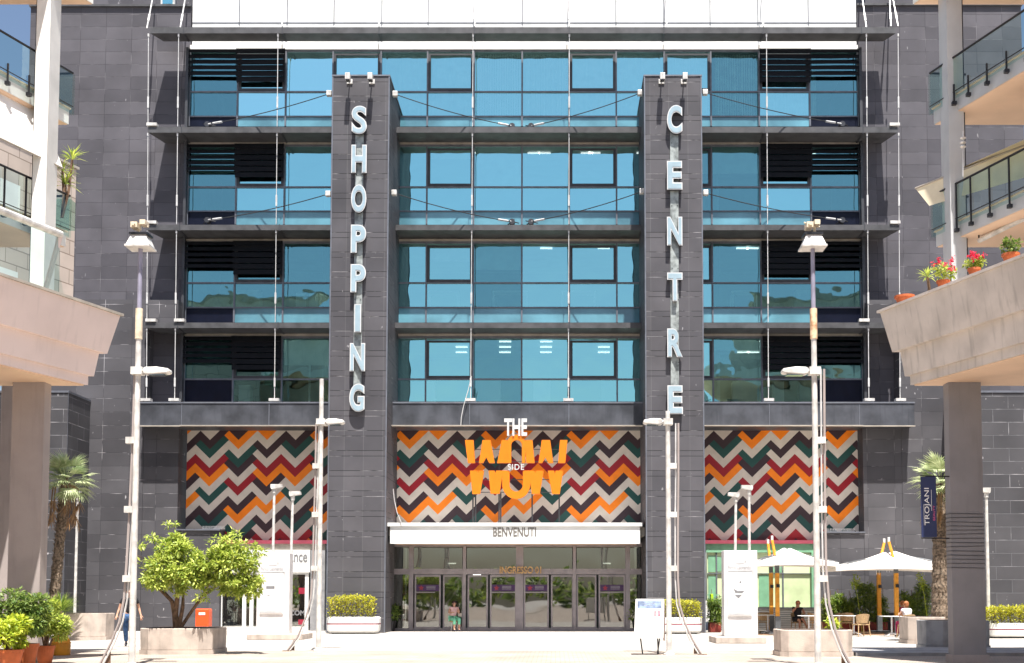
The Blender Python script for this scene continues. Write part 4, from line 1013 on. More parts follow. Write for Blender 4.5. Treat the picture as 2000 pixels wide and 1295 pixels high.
# ================================================================== LAMP POSTS
def lamp_post(u, v, s, arm, label, tall=True, top=None, con=None, rusty=False):
    b = G(u, v); Y = b.y
    t = thing('street_lamp', b, label, 'street lamp', 'tall lamp posts with a side arm')
    z = lambda vv: Z(vv, Y)
    jz = z(660) if tall else z(top)
    m = MB(); m.tube(b, (b.x, Y, jz), .072, .058, 14); m.lathe(b, [(.15, 0), (.15, .03), (.1, .05), (.09, .1)], 14); m.build('pole', M['whitemetal'], t, smooth=False)
    zarm = z(725) if tall else z(824)
    if tall:
        m = MB(); m.tube((b.x, Y, z(662)), (b.x, Y, z(603)), .078, .078, 14); m.build('sleeve', M['rust'] if rusty else M['cream'], t)
        m = MB(); m.tube((b.x, Y, z(603)), (b.x, Y, z(470)), .05, .045, 10); m.build('mast', M['violet'], t)
        # floodlight head
        m = MB(); zt_, zb_ = z(462), z(486)
        m.prism([(b.x - .27 - s * 0, Y - .24), (b.x + .27, Y - .24), (b.x + .27, Y + .24), (b.x - .27, Y + .24)], zb_, zb_ + .04)
        m.prism([(b.x - .25, Y - .22), (b.x + .25, Y - .22), (b.x + .25, Y + .22), (b.x - .25, Y + .22)], zb_ + .04, zt_, [(b.x - .16, Y - .15), (b.x + .16, Y - .15), (b.x + .16, Y + .15), (b.x - .16, Y + .15)])
        hd = m.build('floodlight', M['whitemetal'], t)
        m = MB(); m.box(b.x - .2, b.x + .2, Y - .18, Y + .18, zt_ + .001, zt_ + .05); m.build('cap', M['railmetal'], hd)
        m = MB(); cz_ = z(447)
        m.tube((b.x + s * -.05, Y, zt_ + .05), (b.x + s * -.05, Y, cz_ + .1), .03)
        m.box(b.x - .16, b.x - .02, Y - .2, Y + .08, cz_ - .02, cz_ + .1); m.box(b.x + .02, b.x + .14, Y - .16, Y + .1, cz_ + .06, cz_ + .16); m.tube((b.x - .09, Y - .27, cz_ + .04), (b.x - .09, Y - .2, cz_ + .04), .04); m.tube((b.x - .18, Y, cz_ + .14), (b.x + .16, Y, cz_ + .04), .02)
        m.build('security_camera', M['cream'], t)
    # arm lamp
    m = MB(); L_ = .56 if tall else .5; x0 = b.x + s * .1
    m.box(b.x - .12, b.x + .12, Y - .12, Y + .12, zarm - .08, zarm + .08); m.tube((b.x, Y, zarm), (x0 + s * .05, Y, zarm), .05); m.build('arm_bracket', M['whitemetal'], t)
    m = MB(); prof = [(0, -.07), (.1, -.09), (L_ - .04, -.06), (L_, -.03), (L_ - .02, .04), (L_ * .5, .08), (.05, .075), (0, .05)]
    pts = [(x0 + s * (.05 + px), zarm + pz) for px, pz in prof]
    m.slabxz(pts if s < 0 else pts[::-1], Y - .13, Y + .13); ar = m.build('lamp_head', M['whitemetal'], t, bevel=.02)
    m = MB(); m.box(x0 + s * .15, x0 + s * (L_ - .05), Y - .1, Y + .1, zarm - .1, zarm - .085); m.build('lamp_glass', M['glassD'], ar)
    # twin conduit
    if con:
        for k, dx in enumerate((0, .07)):
            pts = []
            for (uu, vv) in con:
                p = P(uu, vv, Y); pts.append(Vector((p.x - s * dx, Y + .05, max(.0, p.z))))
            m = MB(); m.path(pts, .02 if k == 0 else .028, 6); m.build('conduit', M['rodm'] if k == 0 else M['pillar'], t)
        for vv in ((860, 995, 1130) if tall else (910, 1005, 1110)):
            m = MB(); zz_ = z(vv); cx_ = b.x - s * .12; m.box(cx_ - .1, cx_ + .1, Y - .05, Y + .1, zz_ - .07, zz_ + .07); m.build('clamp', M['whitemetal'], t)
        e = pts[-1]
        m = MB(); m.box(e.x - .1, e.x + .12, Y - .08, Y + .1, 0, .02); m.slabxz([(e.x + s * .0, .02), (e.x + s * .2, .02), (e.x + s * .2, .34)] if s < 0 else [(e.x + s * .2, .34), (e.x + s * .2, .02), (e.x, .02)], Y + .09, Y + .12); m.build('foot_plate', M['bark'], t)
    return t
lamp_post(257, 1303, 1, 1, 'nearest tall lamp post on the left, with floodlight head above its side arm', True, None,
          [(268, 726), (264, 860), (258, 995), (252, 1100), (247, 1170), (238, 1215), (222, 1255), (200, 1297)])
lamp_post(1598, 1303, -1, 1, 'nearest tall lamp post on the right, with rusty sleeve and floodlight head', True, None,
          [(1604, 720), (1605, 860), (1606, 1000), (1608, 1110), (1614, 1180), (1626, 1230), (1640, 1268), (1658, 1302)], True)
lamp_post(622, 1272, 1, 1, 'slimmer white lamp post standing in front of the left pylon', False, 740,
          [(622, 826), (620, 930), (617, 1030), (615, 1120), (611, 1170), (602, 1205), (585, 1245), (564, 1274)])
lamp_post(1307, 1279, -1, 1, 'slimmer white lamp post standing in front of the right pylon', False, 803,
          [(1320, 826), (1320, 930), (1319, 1030), (1319, 1130), (1322, 1180), (1332, 1215), (1348, 1250), (1366, 1281)])
def thin_lamp(ut, vt, ub, vb, s, label):
    b = G(ub, vb); Y = b.y; top = P(ut, vt, Y)
    t = thing('slim_lamp_post', b, label, 'street lamp', 'slim lamp posts with a small head')
    m = MB(); m.tube(b, (top.x, Y, top.z - .3), .065, .05, 10); m.build('pole', M['whitemetal'], t)
    m = MB(); m.tube((top.x, Y, top.z - .35), (top.x, Y, top.z - .05), .085, .07, 10); m.slabxz([(top.x - .13, top.z - .12), (top.x - .1, top.z - .2), (top.x + .3 * s + .02, top.z - .12), (top.x + .3 * s, top.z), (top.x - .13, top.z)] if s > 0 else [(top.x + .3 * s, top.z - .12), (top.x + .1, top.z - .2), (top.x + .13, top.z - .12), (top.x + .13, top.z), (top.x + .3 * s, top.z)], Y - .12, Y + .12); m.build('lamp_head', M['whitemetal'], t)
thin_lamp(536, 946, 530, 1240, 1, 'slim lamp post rising behind the left information pillar, taller of two')
thin_lamp(572, 960, 564, 1240, 1, 'slim lamp post rising behind the left information pillar, shorter of two')
thin_lamp(1463, 948, 1464, 1243, -1, 'slim lamp post rising behind the right information pillar, taller of two')
thin_lamp(1437, 962, 1434, 1243, -1, 'slim lamp post rising behind the right information pillar, shorter of two')
thin_lamp(152, 960, 145, 1236, -1, 'slim lamp post beside the fan palm on the left')
thin_lamp(1926, 953, 1932, 1245, -1, 'slim lamp post right of the large right pillar')

# ================================================================== TOTEMS, SIGNS, BINS
def totem(u0, u1, vb, v0, label, us0, us1, vs_, img):
    b = G((us0 + us1) / 2, vs_); Yb = b.y; Y = Yb + .9
    t = thing('information_pillar', (X((u0 + u1) / 2, Y, 1165), Y, 0), label, 'information pillar', 'information pillars')
    x0, x1 = X(u0, Y, 1165), X(u1, Y, 1165); zt_ = Z(v0, Y)
    m = MB(); m.box(X(us0, Yb, 1165), X(us1, Yb, 1165), Yb, Yb + 1.9, 0, .2); m.build('base_slab', M['concrete'], t, bevel=.02)
    m = MB(); m.box(x0, x1, Y, Y + .55, .2, zt_); m.build('body', M['steel'], t, bevel=.02)
    w_ = x1 - x0
    m = MB(); m.box(x0 + .1 * w_, x1 - .18 * w_, Y - .05, Y - .002, zt_ - 2.15, zt_ - .72); pn = m.build('poster_panel', M['white'], t, bevel=.02)
    m = MB(); m.box(x0 + .12 * w_, x1 - .2 * w_, Y - .053, Y - .051, zt_ - 2.12, zt_ - 2.05); m.box(x0 + .12 * w_, x1 - .16 * w_, Y - .03, Y - .002, zt_ - .69, zt_ - .66); m.build('shadow_line', M['palegrey'], pn)
    m = MB(); text(m, 'Parco Leonardo', x0 + .12 * w_, x1 - .2 * w_, zt_ - .62, zt_ - .5, Y - .002, .006, .01); m.box(x0 + .35 * w_, x0 + .6 * w_, Y - .006, Y - .001, zt_ - .44, zt_ - .42); m.box(x0 + .62 * w_, x0 + .66 * w_, Y - .006, Y - .001, zt_ - .4, zt_ - .33); m.build('lettering', M['palegrey'], t)
    m = MB()
    if img == 0:
        text(m, 'Brand', x0 + .3 * w_, x0 + .56 * w_, zt_ - 1.28, zt_ - 1.16, Y - .052, .004, .01) if False else m.box(x0 + .3 * w_, x0 + .56 * w_, Y - .056, Y - .052, zt_ - 1.27, zt_ - 1.17)
        m.box(x0 + .33 * w_, x0 + .42 * w_, Y - .056, Y - .052, zt_ - 1.5, zt_ - 1.48)
    else:
        c = (x0 + .42 * w_, zt_ - 1.35)
        m.slabxz([(c[0] - .16, c[1] + .1), (c[0] - .1, c[1] - .04), (c[0] + .12, c[1] - .05), (c[0] + .2, c[1] + .02), (c[0] + .14, c[1] + .03), (c[0] - .02, c[1] + .02)], Y - .056, Y - .052)
        m.slabxz([(c[0] - .12, c[1] - .1), (c[0], c[1] - .22), (c[0] + .12, c[1] - .1)], Y - .056, Y - .052)
        m.box(c[0] + .04, c[0] + .1, Y - .056, Y - .052, c[1] + .28, c[1] + .34)
    m.build('poster_print', M['greytxt'], pn)
totem(501, 565, 1237, 1080, 'steel information pillar reading Parco Leonardo on the left, beside the leafy tree', 483, 590, 1250, 0)
totem(1414, 1480, 1245, 1075, 'steel information pillar reading Parco Leonardo on the right, before the green shop', 1398, 1496, 1257, 1)
# A-frame board
b = G(1268, 1279); t = thing('easel_board', b, 'white poster board on thin legs standing beside the right lamp post', 'sign')
Y = b.y; x0, x1 = P(1240, 1210, Y).x, P(1297, 1210, Y).x; z0_, z1_ = P(1268, 1247, Y).z, P(1268, 1170, Y).z
m = MB(); m.add([(x0 - .03, Y - .1, z0_), (x1 - .03, Y - .1, z0_), (x1 + .02, Y + .12, z1_), (x0 + .03, Y + .12, z1_), (x0 - .03, Y - .04, z0_), (x1 - .03, Y - .04, z0_), (x1 + .02, Y + .18, z1_), (x0 + .03, Y + .18, z1_)], [(0, 1, 2, 3), (7, 6, 5, 4), (0, 4, 5, 1), (1, 5, 6, 2), (2, 6, 7, 3), (3, 7, 4, 0)]); bd_ = m.build('board', M['white'], t, bevel=.015)
def onb(a, b2, c, d, mat, nm):
    f_ = lambda s_, q: (x0 + (x1 - x0) * s_ + .03 * (q - .5), Y - .1 + .22 * q - .004, z0_ + (z1_ - z0_) * q)
    m = MB(); m.add([f_(a, c), f_(b2, c), f_(b2, d), f_(a, d)], [(0, 1, 2, 3)]); m.build(nm, mat, bd_)
onb(.08, .92, .76, .95, M['paper'], 'print')
onb(.66, .72, .56, .7, M['rose'], 'print'); onb(.78, .88, .56, .7, M['rose'], 'print'); onb(.6, .66, .36, .46, M['palegrey'], 'print')
onb(.3, .6, .83, .85, M['white'], 'print'); onb(.3, .7, .88, .9, M['white'], 'print')
m = MB(); m.tube((x0 + .2, Y, 0), (x0 + .14, Y - .05, z0_), .018); m.tube((x1 - .18, Y, 0), (x1 - .12, Y - .05, z0_), .018); m.tube((x0 - .1, Y - .02, .01), (x0 + .55, Y - .02, .01), .02); m.tube((x1 - .1, Y + .6, 0), (x1 - .2, Y + .18, z1_), .018); m.build('leg', M['railmetal'], t)
m = MB(); m.add([(x1 + .05, Y + .3, .35), (x1 + .02, Y + .55, .35), (x1 + .04, Y + .28, z1_ - .05), (x1 + .05, Y + .2, z1_ - .05)], [(0, 1, 2, 3)]); m.build('back_board', M['plaster'], t)
# bins and drums
b = G(394, 1256); t = thing('orange_bin', (b.x, b.y, 0), 'orange-red litter bin behind the tree planter', 'bin')
x0, x1 = P(381, 1200, b.y).x, P(408, 1200, b.y).x; zt_ = P(394, 1189, b.y).z
m = MB(); m.box(x0, x1, b.y, b.y + .4, .05, zt_); m.build('body', M['orangebin'], t, bevel=.04)
m = MB(); m.box(x0 + .12, x1 - .12, b.y - .01, b.y - .001, zt_ - .2, zt_ - .12); m.build('emblem', M['lettwhite'], t)
b = G(117, 1280); t = thing('ochre_drum', b, 'round ochre yellow drum beside the left pillar', 'drum')
m = MB(); m.lathe(b, [(.235, 0), (.25, .03), (.255, .25), (.24, .37), (.2, .45), (.12, .5), (.02, .51)], 24); m.build('body', M['yellow'], t, smooth=True)
m = MB(); m.lathe(b, [(.259, .3), (.265, .315), (.259, .33)], 24); m.build('rim', M['yellow'], t)

# ================================================================== PLANTERS AND PLANTS
def oct_planter(u0, u1, vb, v0, label, mat, cham=.35, depth=1.7, name='concrete_planter', group=None, vplinth=.12):
    b = G((u0 + u1) / 2, vb); Y = b.y; x0, x1 = P(u0, vb, Y).x, P(u1, vb, Y).x; h = P(u0, v0, Y).z; c = cham
    t = thing(name, ((x0 + x1) / 2, Y + depth / 2, 0), label, 'planter', group)
    pl_ = lambda e: [(x0 + c, Y - e), (x1 - c, Y - e), (x1 + e, Y + c), (x1 + e, Y + depth - c), (x1 - c, Y + depth + e), (x0 + c, Y + depth + e), (x0 - e, Y + depth - c), (x0 - e, Y + c)]
    m = MB(); m.prism(pl_(0), vplinth, h - .02, pl_(.015)); m.build('wall', mat, t, bevel=.015)
    m = MB(); m.prism(pl_(.03), 0, vplinth - .001); m.build('plinth', mat, t)
    m = MB(); m.prism(pl_(-.09), h - .02, h - .012); m.build('soil', M['soil'], t)
    return t, (x0 + x1) / 2, Y + depth / 2, h
t, px, py, ph = oct_planter(266, 408, 1279, 1226, 'pale concrete planter under the leafy multi-stemmed tree', M['concrete'], .3, 1.9)
# leafy tree
tr = thing('broadleaf_tree', (px, py, ph - .02), 'leafy multi-stemmed tree with a bright green forked crown, in the concrete planter on the left', 'tree')
Yt = py - .35; b = Vector((P(345, 1225, Yt).x, Yt, ph - .02))
m = MB()
def q(u, v, dy=0): return P(u, v, Yt + dy)
m.path([b, q(342, 1200), q(336, 1175), q(320, 1155, .1)], [.1, .08, .055, .03], 8)
m.path([q(342, 1200), q(346, 1170), q(345, 1130, -.1)], [.08, .06, .03], 8)
m.path([b + Vector((.06, 0, 0)), q(357, 1185), q(358, 1160, .2)], [.06, .05, .03], 8)
m.path([b + Vector((.1, .02, 0)), q(370, 1200), q(395, 1165), q(430, 1140, .1)], [.05, .045, .04, .03], 8)
m.path([q(395, 1165), q(420, 1120, -.1), q(440, 1090)], [.04, .03, .02], 6)
m.path([q(336, 1175), q(300, 1140), q(295, 1120)], [.045, .03, .015], 6)
for i in range(26):
    a = R.choice([q(330, 1120), q(345, 1100), q(430, 1115), q(460, 1130), q(400, 1130)]); d = Vector((R.gauss(0, .35), R.gauss(0, .3), R.uniform(.0, .6))); m.path([a, a + d * .5, a + d], [.018, .012, .006], 5)
m.build('trunk', M['bark'], tr)
m = MB()
k_ = 2340 / Yt
def blob(u, v, rx, rz, n, sd, dy=0, clump=9): foliage(m, q(u, v, dy - .4), (rx / k_, .9 * rx / k_, rz / k_), n, (.09, .16), .42, clump, sd, .3)
blob(338, 1068, 30, 28, 750, 1); blob(345, 1085, 44, 40, 1100, 2, .1); blob(332, 1120, 54, 36, 1500, 3); blob(375, 1122, 42, 30, 1300, 4, -.1)
blob(447, 1075, 40, 32, 1000, 5); blob(452, 1108, 56, 40, 1500, 6, .1); blob(480, 1140, 36, 26, 1000, 7); blob(412, 1135, 42, 26, 1100, 8, -.1); blob(300, 1135, 24, 20, 350, 9); blob(425, 1095, 30, 30, 600, 10)
for i in range(46):
    c0_ = R.choice([(338, 1080, 62, 58), (345, 1115, 66, 44), (450, 1100, 66, 60), (470, 1130, 48, 34), (400, 1130, 60, 36)]); a = R.uniform(0, 6.283); f_ = R.uniform(.8, 1.0)
    blob(c0_[0] + c0_[2] * f_ * math.cos(a), min(1165, c0_[1] + c0_[3] * f_ * math.sin(a)), R.uniform(7, 15), R.uniform(6, 12), R.randint(25, 70), 100 + i, R.uniform(-.5, .4), 3)
m.build('crown', M['leafT'], tr)
# left far planter + shrub + palms
t, px, py, ph = oct_planter(96, 196, 1251, 1197, 'pinkish concrete planter at the foot of the fan palm on the left', M['concrete'], .45, 1.7)
def fan_palm(c, base, r, label, crown_r, tilt=0, sparse=1.0):
    t = thing('fan_palm', base, label, 'palm tree', 'fan palms')
    m = MB(); n = 26; pts = []; rs = []
    for i in range(n + 1):
        f_ = i / n; pts.append(Vector(base).lerp(Vector(c), f_)); rs.append(r * (1.25 - .25 * f_) * (1 + .1 * (i % 2)))
    m.path(pts, rs, 12)
    rr = random.Random(5)
    H = (Vector(c) - Vector(base)).length
    for i in range(420):                          # cut leaf bases
        z = rr.uniform(.05, 1.0); a = rr.uniform(0, 6.28); p = Vector(base).lerp(Vector(c), z) + Vector((math.cos(a), math.sin(a), 0)) * r * 1.0
        m.leaf(p, Vector((math.cos(a) * .5, math.sin(a) * .5, .9)), Vector((math.cos(a), math.sin(a), 0)), .15, .08, -.1)
    m.build('trunk', M['palmbark'], t)
    m = MB(); c = Vector(c)
    for i in range(int(46 * sparse)):             # fans on petioles
        a = rr.uniform(0, 6.283); e = rr.uniform(-.75, 1.4); d = Vector((math.cos(a) * math.cos(e), math.sin(a) * math.cos(e), math.sin(e))); L_ = crown_r * rr.uniform(.4, .6)
        p = c + d * L_; m.path([c, c + d * L_ * .6 + Vector((0, 0, .03)), p], [.02, .015, .01], 4)
        side = d.cross(Vector((0, 0, 1))).normalized()
        if side.length < .1: side = Vector((1, 0, 0))
        upv = side.cross(d)
        for j in range(17):
            an = (j - 8) / 8 * 1.35; dd = (d * math.cos(an) + side * math.sin(an) + upv * .12).normalized()
            m.leaf(p, dd, upv, crown_r * rr.uniform(.42, .58) * (1 - .2 * abs(an)), .05, .28)
    m.build('crown', M['leafP'], t)
    m = MB()
    for i in range(30):
        a = rr.uniform(0, 6.283); p = c + Vector((math.cos(a) * r * .8, math.sin(a) * r * .8, -.1)); L_ = rr.uniform(.5, 1.3)
        e_ = p + Vector((math.cos(a) * .35, math.sin(a) * .35, -L_)); m.path([p, p + Vector((math.cos(a) * .3, math.sin(a) * .3, -.1)), e_], [.012, .012, .008], 4)
        for j in range(7): m.leaf(e_, Vector((rr.gauss(0, .3), rr.gauss(0, .3), -1)), Vector((1, 0, 0)), .45, .04, .1)
    m.build('dry_fronds', M['leafDry'], t)
cpt = P(128, 940, 41.5); fan_palm(tuple(cpt), (P(103, 1200, 41.5).x, 41.5, ph - .03), .14, 'fan palm with hanging dry fronds behind the left pillar', 1.12)
sh_ = thing('grassy_shrub', (P(118, 1200, 40.7).x, 40.7, ph - .03), 'round grassy shrub at the foot of the fan palm on the left', 'shrub')
m = MB(); c = P(119, 1175, 40.7)
for i in range(900):
    d = Vector((R.gauss(0, 1), R.gauss(0, 1), abs(R.gauss(0, 1)) + .1)).normalized(); m.leaf(c - Vector((0, 0, .4)) + d * R.uniform(.1, .4), d, Vector((0, 0, 1)), R.uniform(.25, .5), .018, .15)
m.build('leaves', M['leafB'], sh_); m = MB(); m.path([(c.x, c.y, ph - .03), (c.x, c.y, c.z - .3)], [.06, .05]); m.build('stem', M['bark'], sh_)
# right palm
cpr = P(1838, 945, 39.5); fan_palm(tuple(cpr), (P(1835, 1215, 39.5).x, 39.5, 0), .22, 'fan palm with a thick patterned trunk beside the right pillar', 1.2, 0, .8)
# round-ended planters with golden hedges
def tub(u0, u1, vb, vt, vh, label, label2, Y, hu0=None, hu1=None):
    x0, x1 = P(u0, vb, Y).x, P(u1, vb, Y).x; h = P(u0, vt, Y).z; L_ = x1 - x0; d = .95
    t = thing('rounded_planter', ((x0 + x1) / 2, Y + d / 2, 0), label, 'planter', 'rounded white planters')
    def ring_(e, z0_, z1_, e2=None):
        e2 = e if e2 is None else e2
        def pl_(e):
            r = .3; pts = []
            for cx_, cy_, a0 in ((x1 - r, Y + d - r, 0), (x0 + r, Y + d - r, 90), (x0 + r, Y + r, 180), (x1 - r, Y + r, 270)):
                for k in range(7):
                    a = math.radians(a0 + k * 15); pts.append((cx_ + (r + e) * math.cos(a), cy_ + (r + e) * math.sin(a)))
            return pts
        return pl_(e), z0_, z1_, pl_(e2)
    m = MB(); 
    for e, a, b2, e2 in ((-.12, .05, h * .2, -.02), (-.02, h * .2, h * .55, 0), (0, h * .63, h * .93, 0), (0, h * .93, h, -.05)): p_, a_, b_, q_ = ring_(e, a, b2 - .001, e2); m.prism(p_, a_, b_, q_)
    m.build('tub', M['white'], t)
    m = MB(); p_, a_, b_, q_ = ring_(-.01, h * .55, h * .63 - .001); m.prism(p_, a_, b_, q_); m.build('stripe', M['maroon'], t)
    m = MB(); p_, a_, b_, q_ = ring_(-.2, 0, .05); m.prism(p_, a_, b_, q_); m.build('foot', M['railmetal'], t)
    hd = thing('golden_hedge', ((x0 + x1) / 2, Y + d / 2, h), label2, 'hedge', 'golden hedges in white planters')
    zt_ = P(u0, vh, Y).z; m = MB(); r = random.Random(int(u0))
    hx0, hx1 = (P(hu0, vt, Y).x, P(hu1, vt, Y).x) if hu0 else (x0 + .05, x1 - .05)
    for i in range(int(2600 * (hx1 - hx0) / 2)):
        p = Vector((r.uniform(hx0, hx1), Y + r.uniform(.0, d), h + (zt_ - h) * r.uniform(0, 1) ** .7))
        p.z -= .12 * abs((p.x - (hx0 + hx1) / 2) / ((hx1 - hx0) / 2)) ** 4 - r.gauss(0, .02)
        m.leaf(p, Vector((r.gauss(0, 1), r.gauss(-.4, 1), r.gauss(.5, .6))), Vector((0, 0, 1)), r.uniform(.07, .13), .06, .2)
    m.build('leaves', M['leafY'], hd)
    m = MB()
    for i in range(9): xx = hx0 + (hx1 - hx0) * (i + .5) / 9; m.path([(xx, Y + d / 2, h - .1), (xx + r.uniform(-.1, .1), Y + d / 2, zt_ - .2)], [.02, .01], 5)
    m.build('stem', M['bark'], hd)
tub(635, 739, 1236, 1205, 1163, 'white rounded planter with a dark stripe before the left pylon', 'golden hedge in the planter before the left pylon', 48.1, 638, 730)
tub(1275, 1373, 1236, 1206, 1172, 'white rounded planter with a dark stripe before the right pylon', 'golden hedge in the planter before the right pylon', 48.1, 1282, 1370)
tub(1936, 2090, 1249, 1217, 1184, 'white rounded planter at the right edge beyond the large pillar', 'golden hedge at the right edge beyond the large pillar', 43.0, 1924, 2080)
# right concrete planters
t, px, py, ph = oct_planter(1528, 1668, 1283, 1229, 'bare pale concrete planter block beside the right lamp post', M['concrete'], .16, 1.3)
sp = thing('weed_tuft', (P(1626, 1229, py).x, py, ph - .02), 'small green weeds sprouting in the bare concrete planter', 'plant'); m = MB(); foliage(m, worldloc(sp) + Vector((0, 0, .12)), (.25, .2, .16), 160, (.08, .14), .4, 5, 3); m.build('leaves', M['leafL'], sp)
oct_planter(1778, 1850, 1258, 1204, 'pale concrete planter at the foot of the right palm', M['concrete'], .2, 1.4)
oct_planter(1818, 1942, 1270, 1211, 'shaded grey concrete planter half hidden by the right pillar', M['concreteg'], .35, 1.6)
# foreground shrubs and pots, left
def shrub(c, rad, n, mat, label, pot=None, seed=3, size=(.07, .13)):
    t = thing('leafy_shrub', (c[0], c[1], pot if pot else 0), label, 'shrub')
    m = MB(); foliage(m, c, rad, n, size, .45, 12, seed, .3); m.build('leaves', M[mat], t)
    m = MB(); r = random.Random(seed)
    for i in range(7): m.path([(c[0] + r.uniform(-.05, .05), c[1], pot if pot else 0), (c[0] + r.uniform(-.5, .5) * rad[0], c[1] + r.uniform(-.4, .4) * rad[1], c[2] + r.uniform(-.2, .4) * rad[2])], [.022, .01], 5)
    m.build('stem', M['bark'], t)
Yf = 25.6
def pot(u, v, r, h, label, Y):
    b = P(u, v, Y); t = thing('terracotta_pot', (b.x, Y, 0), label, 'flower pot', 'terracotta pots on the ground'); m = MB(); m.lathe((b.x, Y, 0), [(r * .72, 0), (r, h * .85), (r * 1.08, h * .85), (r * 1.08, h), (r * .92, h), (r * .9, h * .9)], 22); m.build('body', M['terracotta'], t)
    m = MB(); m.lathe((b.x, Y, h * .86), [(r * .9, 0), (r * .9, .01)], 18); m.build('soil', M['soil'], t)
    return b
pb = pot(18, 1290, .26, .42, 'terracotta pot under the lime shrub in the lower left corner', 24.6)
shrub((P(16, 1230, 24.6).x, 24.6, P(16, 1233, 24.6).z), (.5, .45, .4), 2300, 'leafL', 'lime green shrub in a terracotta pot in the lower left corner', .36, 21)
pb = pot(50, 1285, .25, .5, 'terracotta pot under the large dark shrub by the left pillar', 25.6)
shrub((P(42, 1200, 25.6).x, 25.6, P(42, 1204, 25.6).z), (.66, .55, .56), 4300, 'leafD', 'large dark green shrub in front of the left pillar', .45, 22)
pb = pot(88, 1275, .2, .4, 'small shaded terracotta pot behind the ochre drum', 27.0)
shrub((P(92, 1215, 26.9).x, 26.9, P(92, 1215, 26.9).z), (.5, .4, .52), 2800, 'leafT', 'bright shrub between the left pillar and the ochre drum', .36, 23)

# ================================================================== CAFE TERRACE
g = MB(); a, b_ = G(1480, 1241), G(1790, 1239); g.box(a.x, b_.x + .3, 46.5, 52.2, .0, .02); tag(g.build('cafe_floor', basic('brown_terrace_floor', (.25, .15, .09), .8)), kind='structure')
def bush_box(u0, u1, v0, Y, label, seed, mat='leafB', dens=1.0, d=.9):
    x0, x1, zt_ = P(u0, 1200, Y).x, P(u1, 1200, Y).x, P(u0, v0, Y).z
    t = thing('bamboo_hedge', ((x0 + x1) / 2, Y + d / 2, 0), label, 'hedge', 'bamboo hedge behind the cafe')
    m = MB(); r = random.Random(seed)
    for i in range(int(5200 * (x1 - x0) / 2 * dens)):
        xx = r.uniform(x0, x1); top_ = zt_ * (.82 + .18 * math.sin(xx * 3.1 + seed) * math.sin(xx * 1.3) + .06 * math.sin(xx * 9))
        p = Vector((xx, Y + r.uniform(0, d), .35 + (top_ - .35) * r.uniform(0, 1) ** .75))
        m.leaf(p, Vector((r.gauss(0, 1), r.gauss(-.2, 1), r.gauss(.3, .7))), Vector((0, 0, 1)), r.uniform(.12, .24), .045, .25)
    m.build('leaves', M[mat], t)
    m = MB()
    for i in range(int((x1 - x0) / .16)): xx = x0 + .1 + i * .16; m.tube((xx, Y + d * .5 + r.uniform(-.2, .2), .3), (xx + r.uniform(-.1, .1), Y + d * .5, zt_ * r.uniform(.75, 1)), .012, n=5)
    m.build('stem', M['bark'], t)
    m = MB(); m.box(x0, x1, Y + .1, Y + d - .1, .02, .42); m.build('trough', M['redpot'], t, bevel=.01)
bush_box(1612, 1675, 1150, 50.6, 'dense bamboo hedge section nearest the lamp post at the cafe', 1)
bush_box(1678, 1735, 1136, 50.4, 'tallest bamboo hedge section behind the cafe parasol posts', 2)
bush_box(1766, 1822, 1140, 50.6, 'bamboo hedge section behind the couple at the cafe table', 3)
bush_box(1387, 1409, 1150, 50.0, 'narrow shrub beside the lime green panels', 4, 'leafD')
for (u, v, Y, lab) in ((1668, 1128, 50.2, 'pale feathery bamboo shoot rising above the cafe hedge'), (1798, 1122, 50.3, 'pale leafy shoot rising above the hedge near the palm')):
    p = P(u, v, Y); t = thing('tall_shoot', (p.x + .3, Y, 0), lab, 'plant'); m = MB(); m.path([(p.x + .3, Y, .02), (p.x + .15, Y, p.z * .6), tuple(p)], [.015, .012, .006], 5); m.build('stem', M['leafL'], t)
    m = MB(); foliage(m, p - Vector((-.05, 0, .25)), (.16, .15, .4), 110, (.1, .18), .3, 6, int(u)); m.build('leaves', M['leafL'], t)
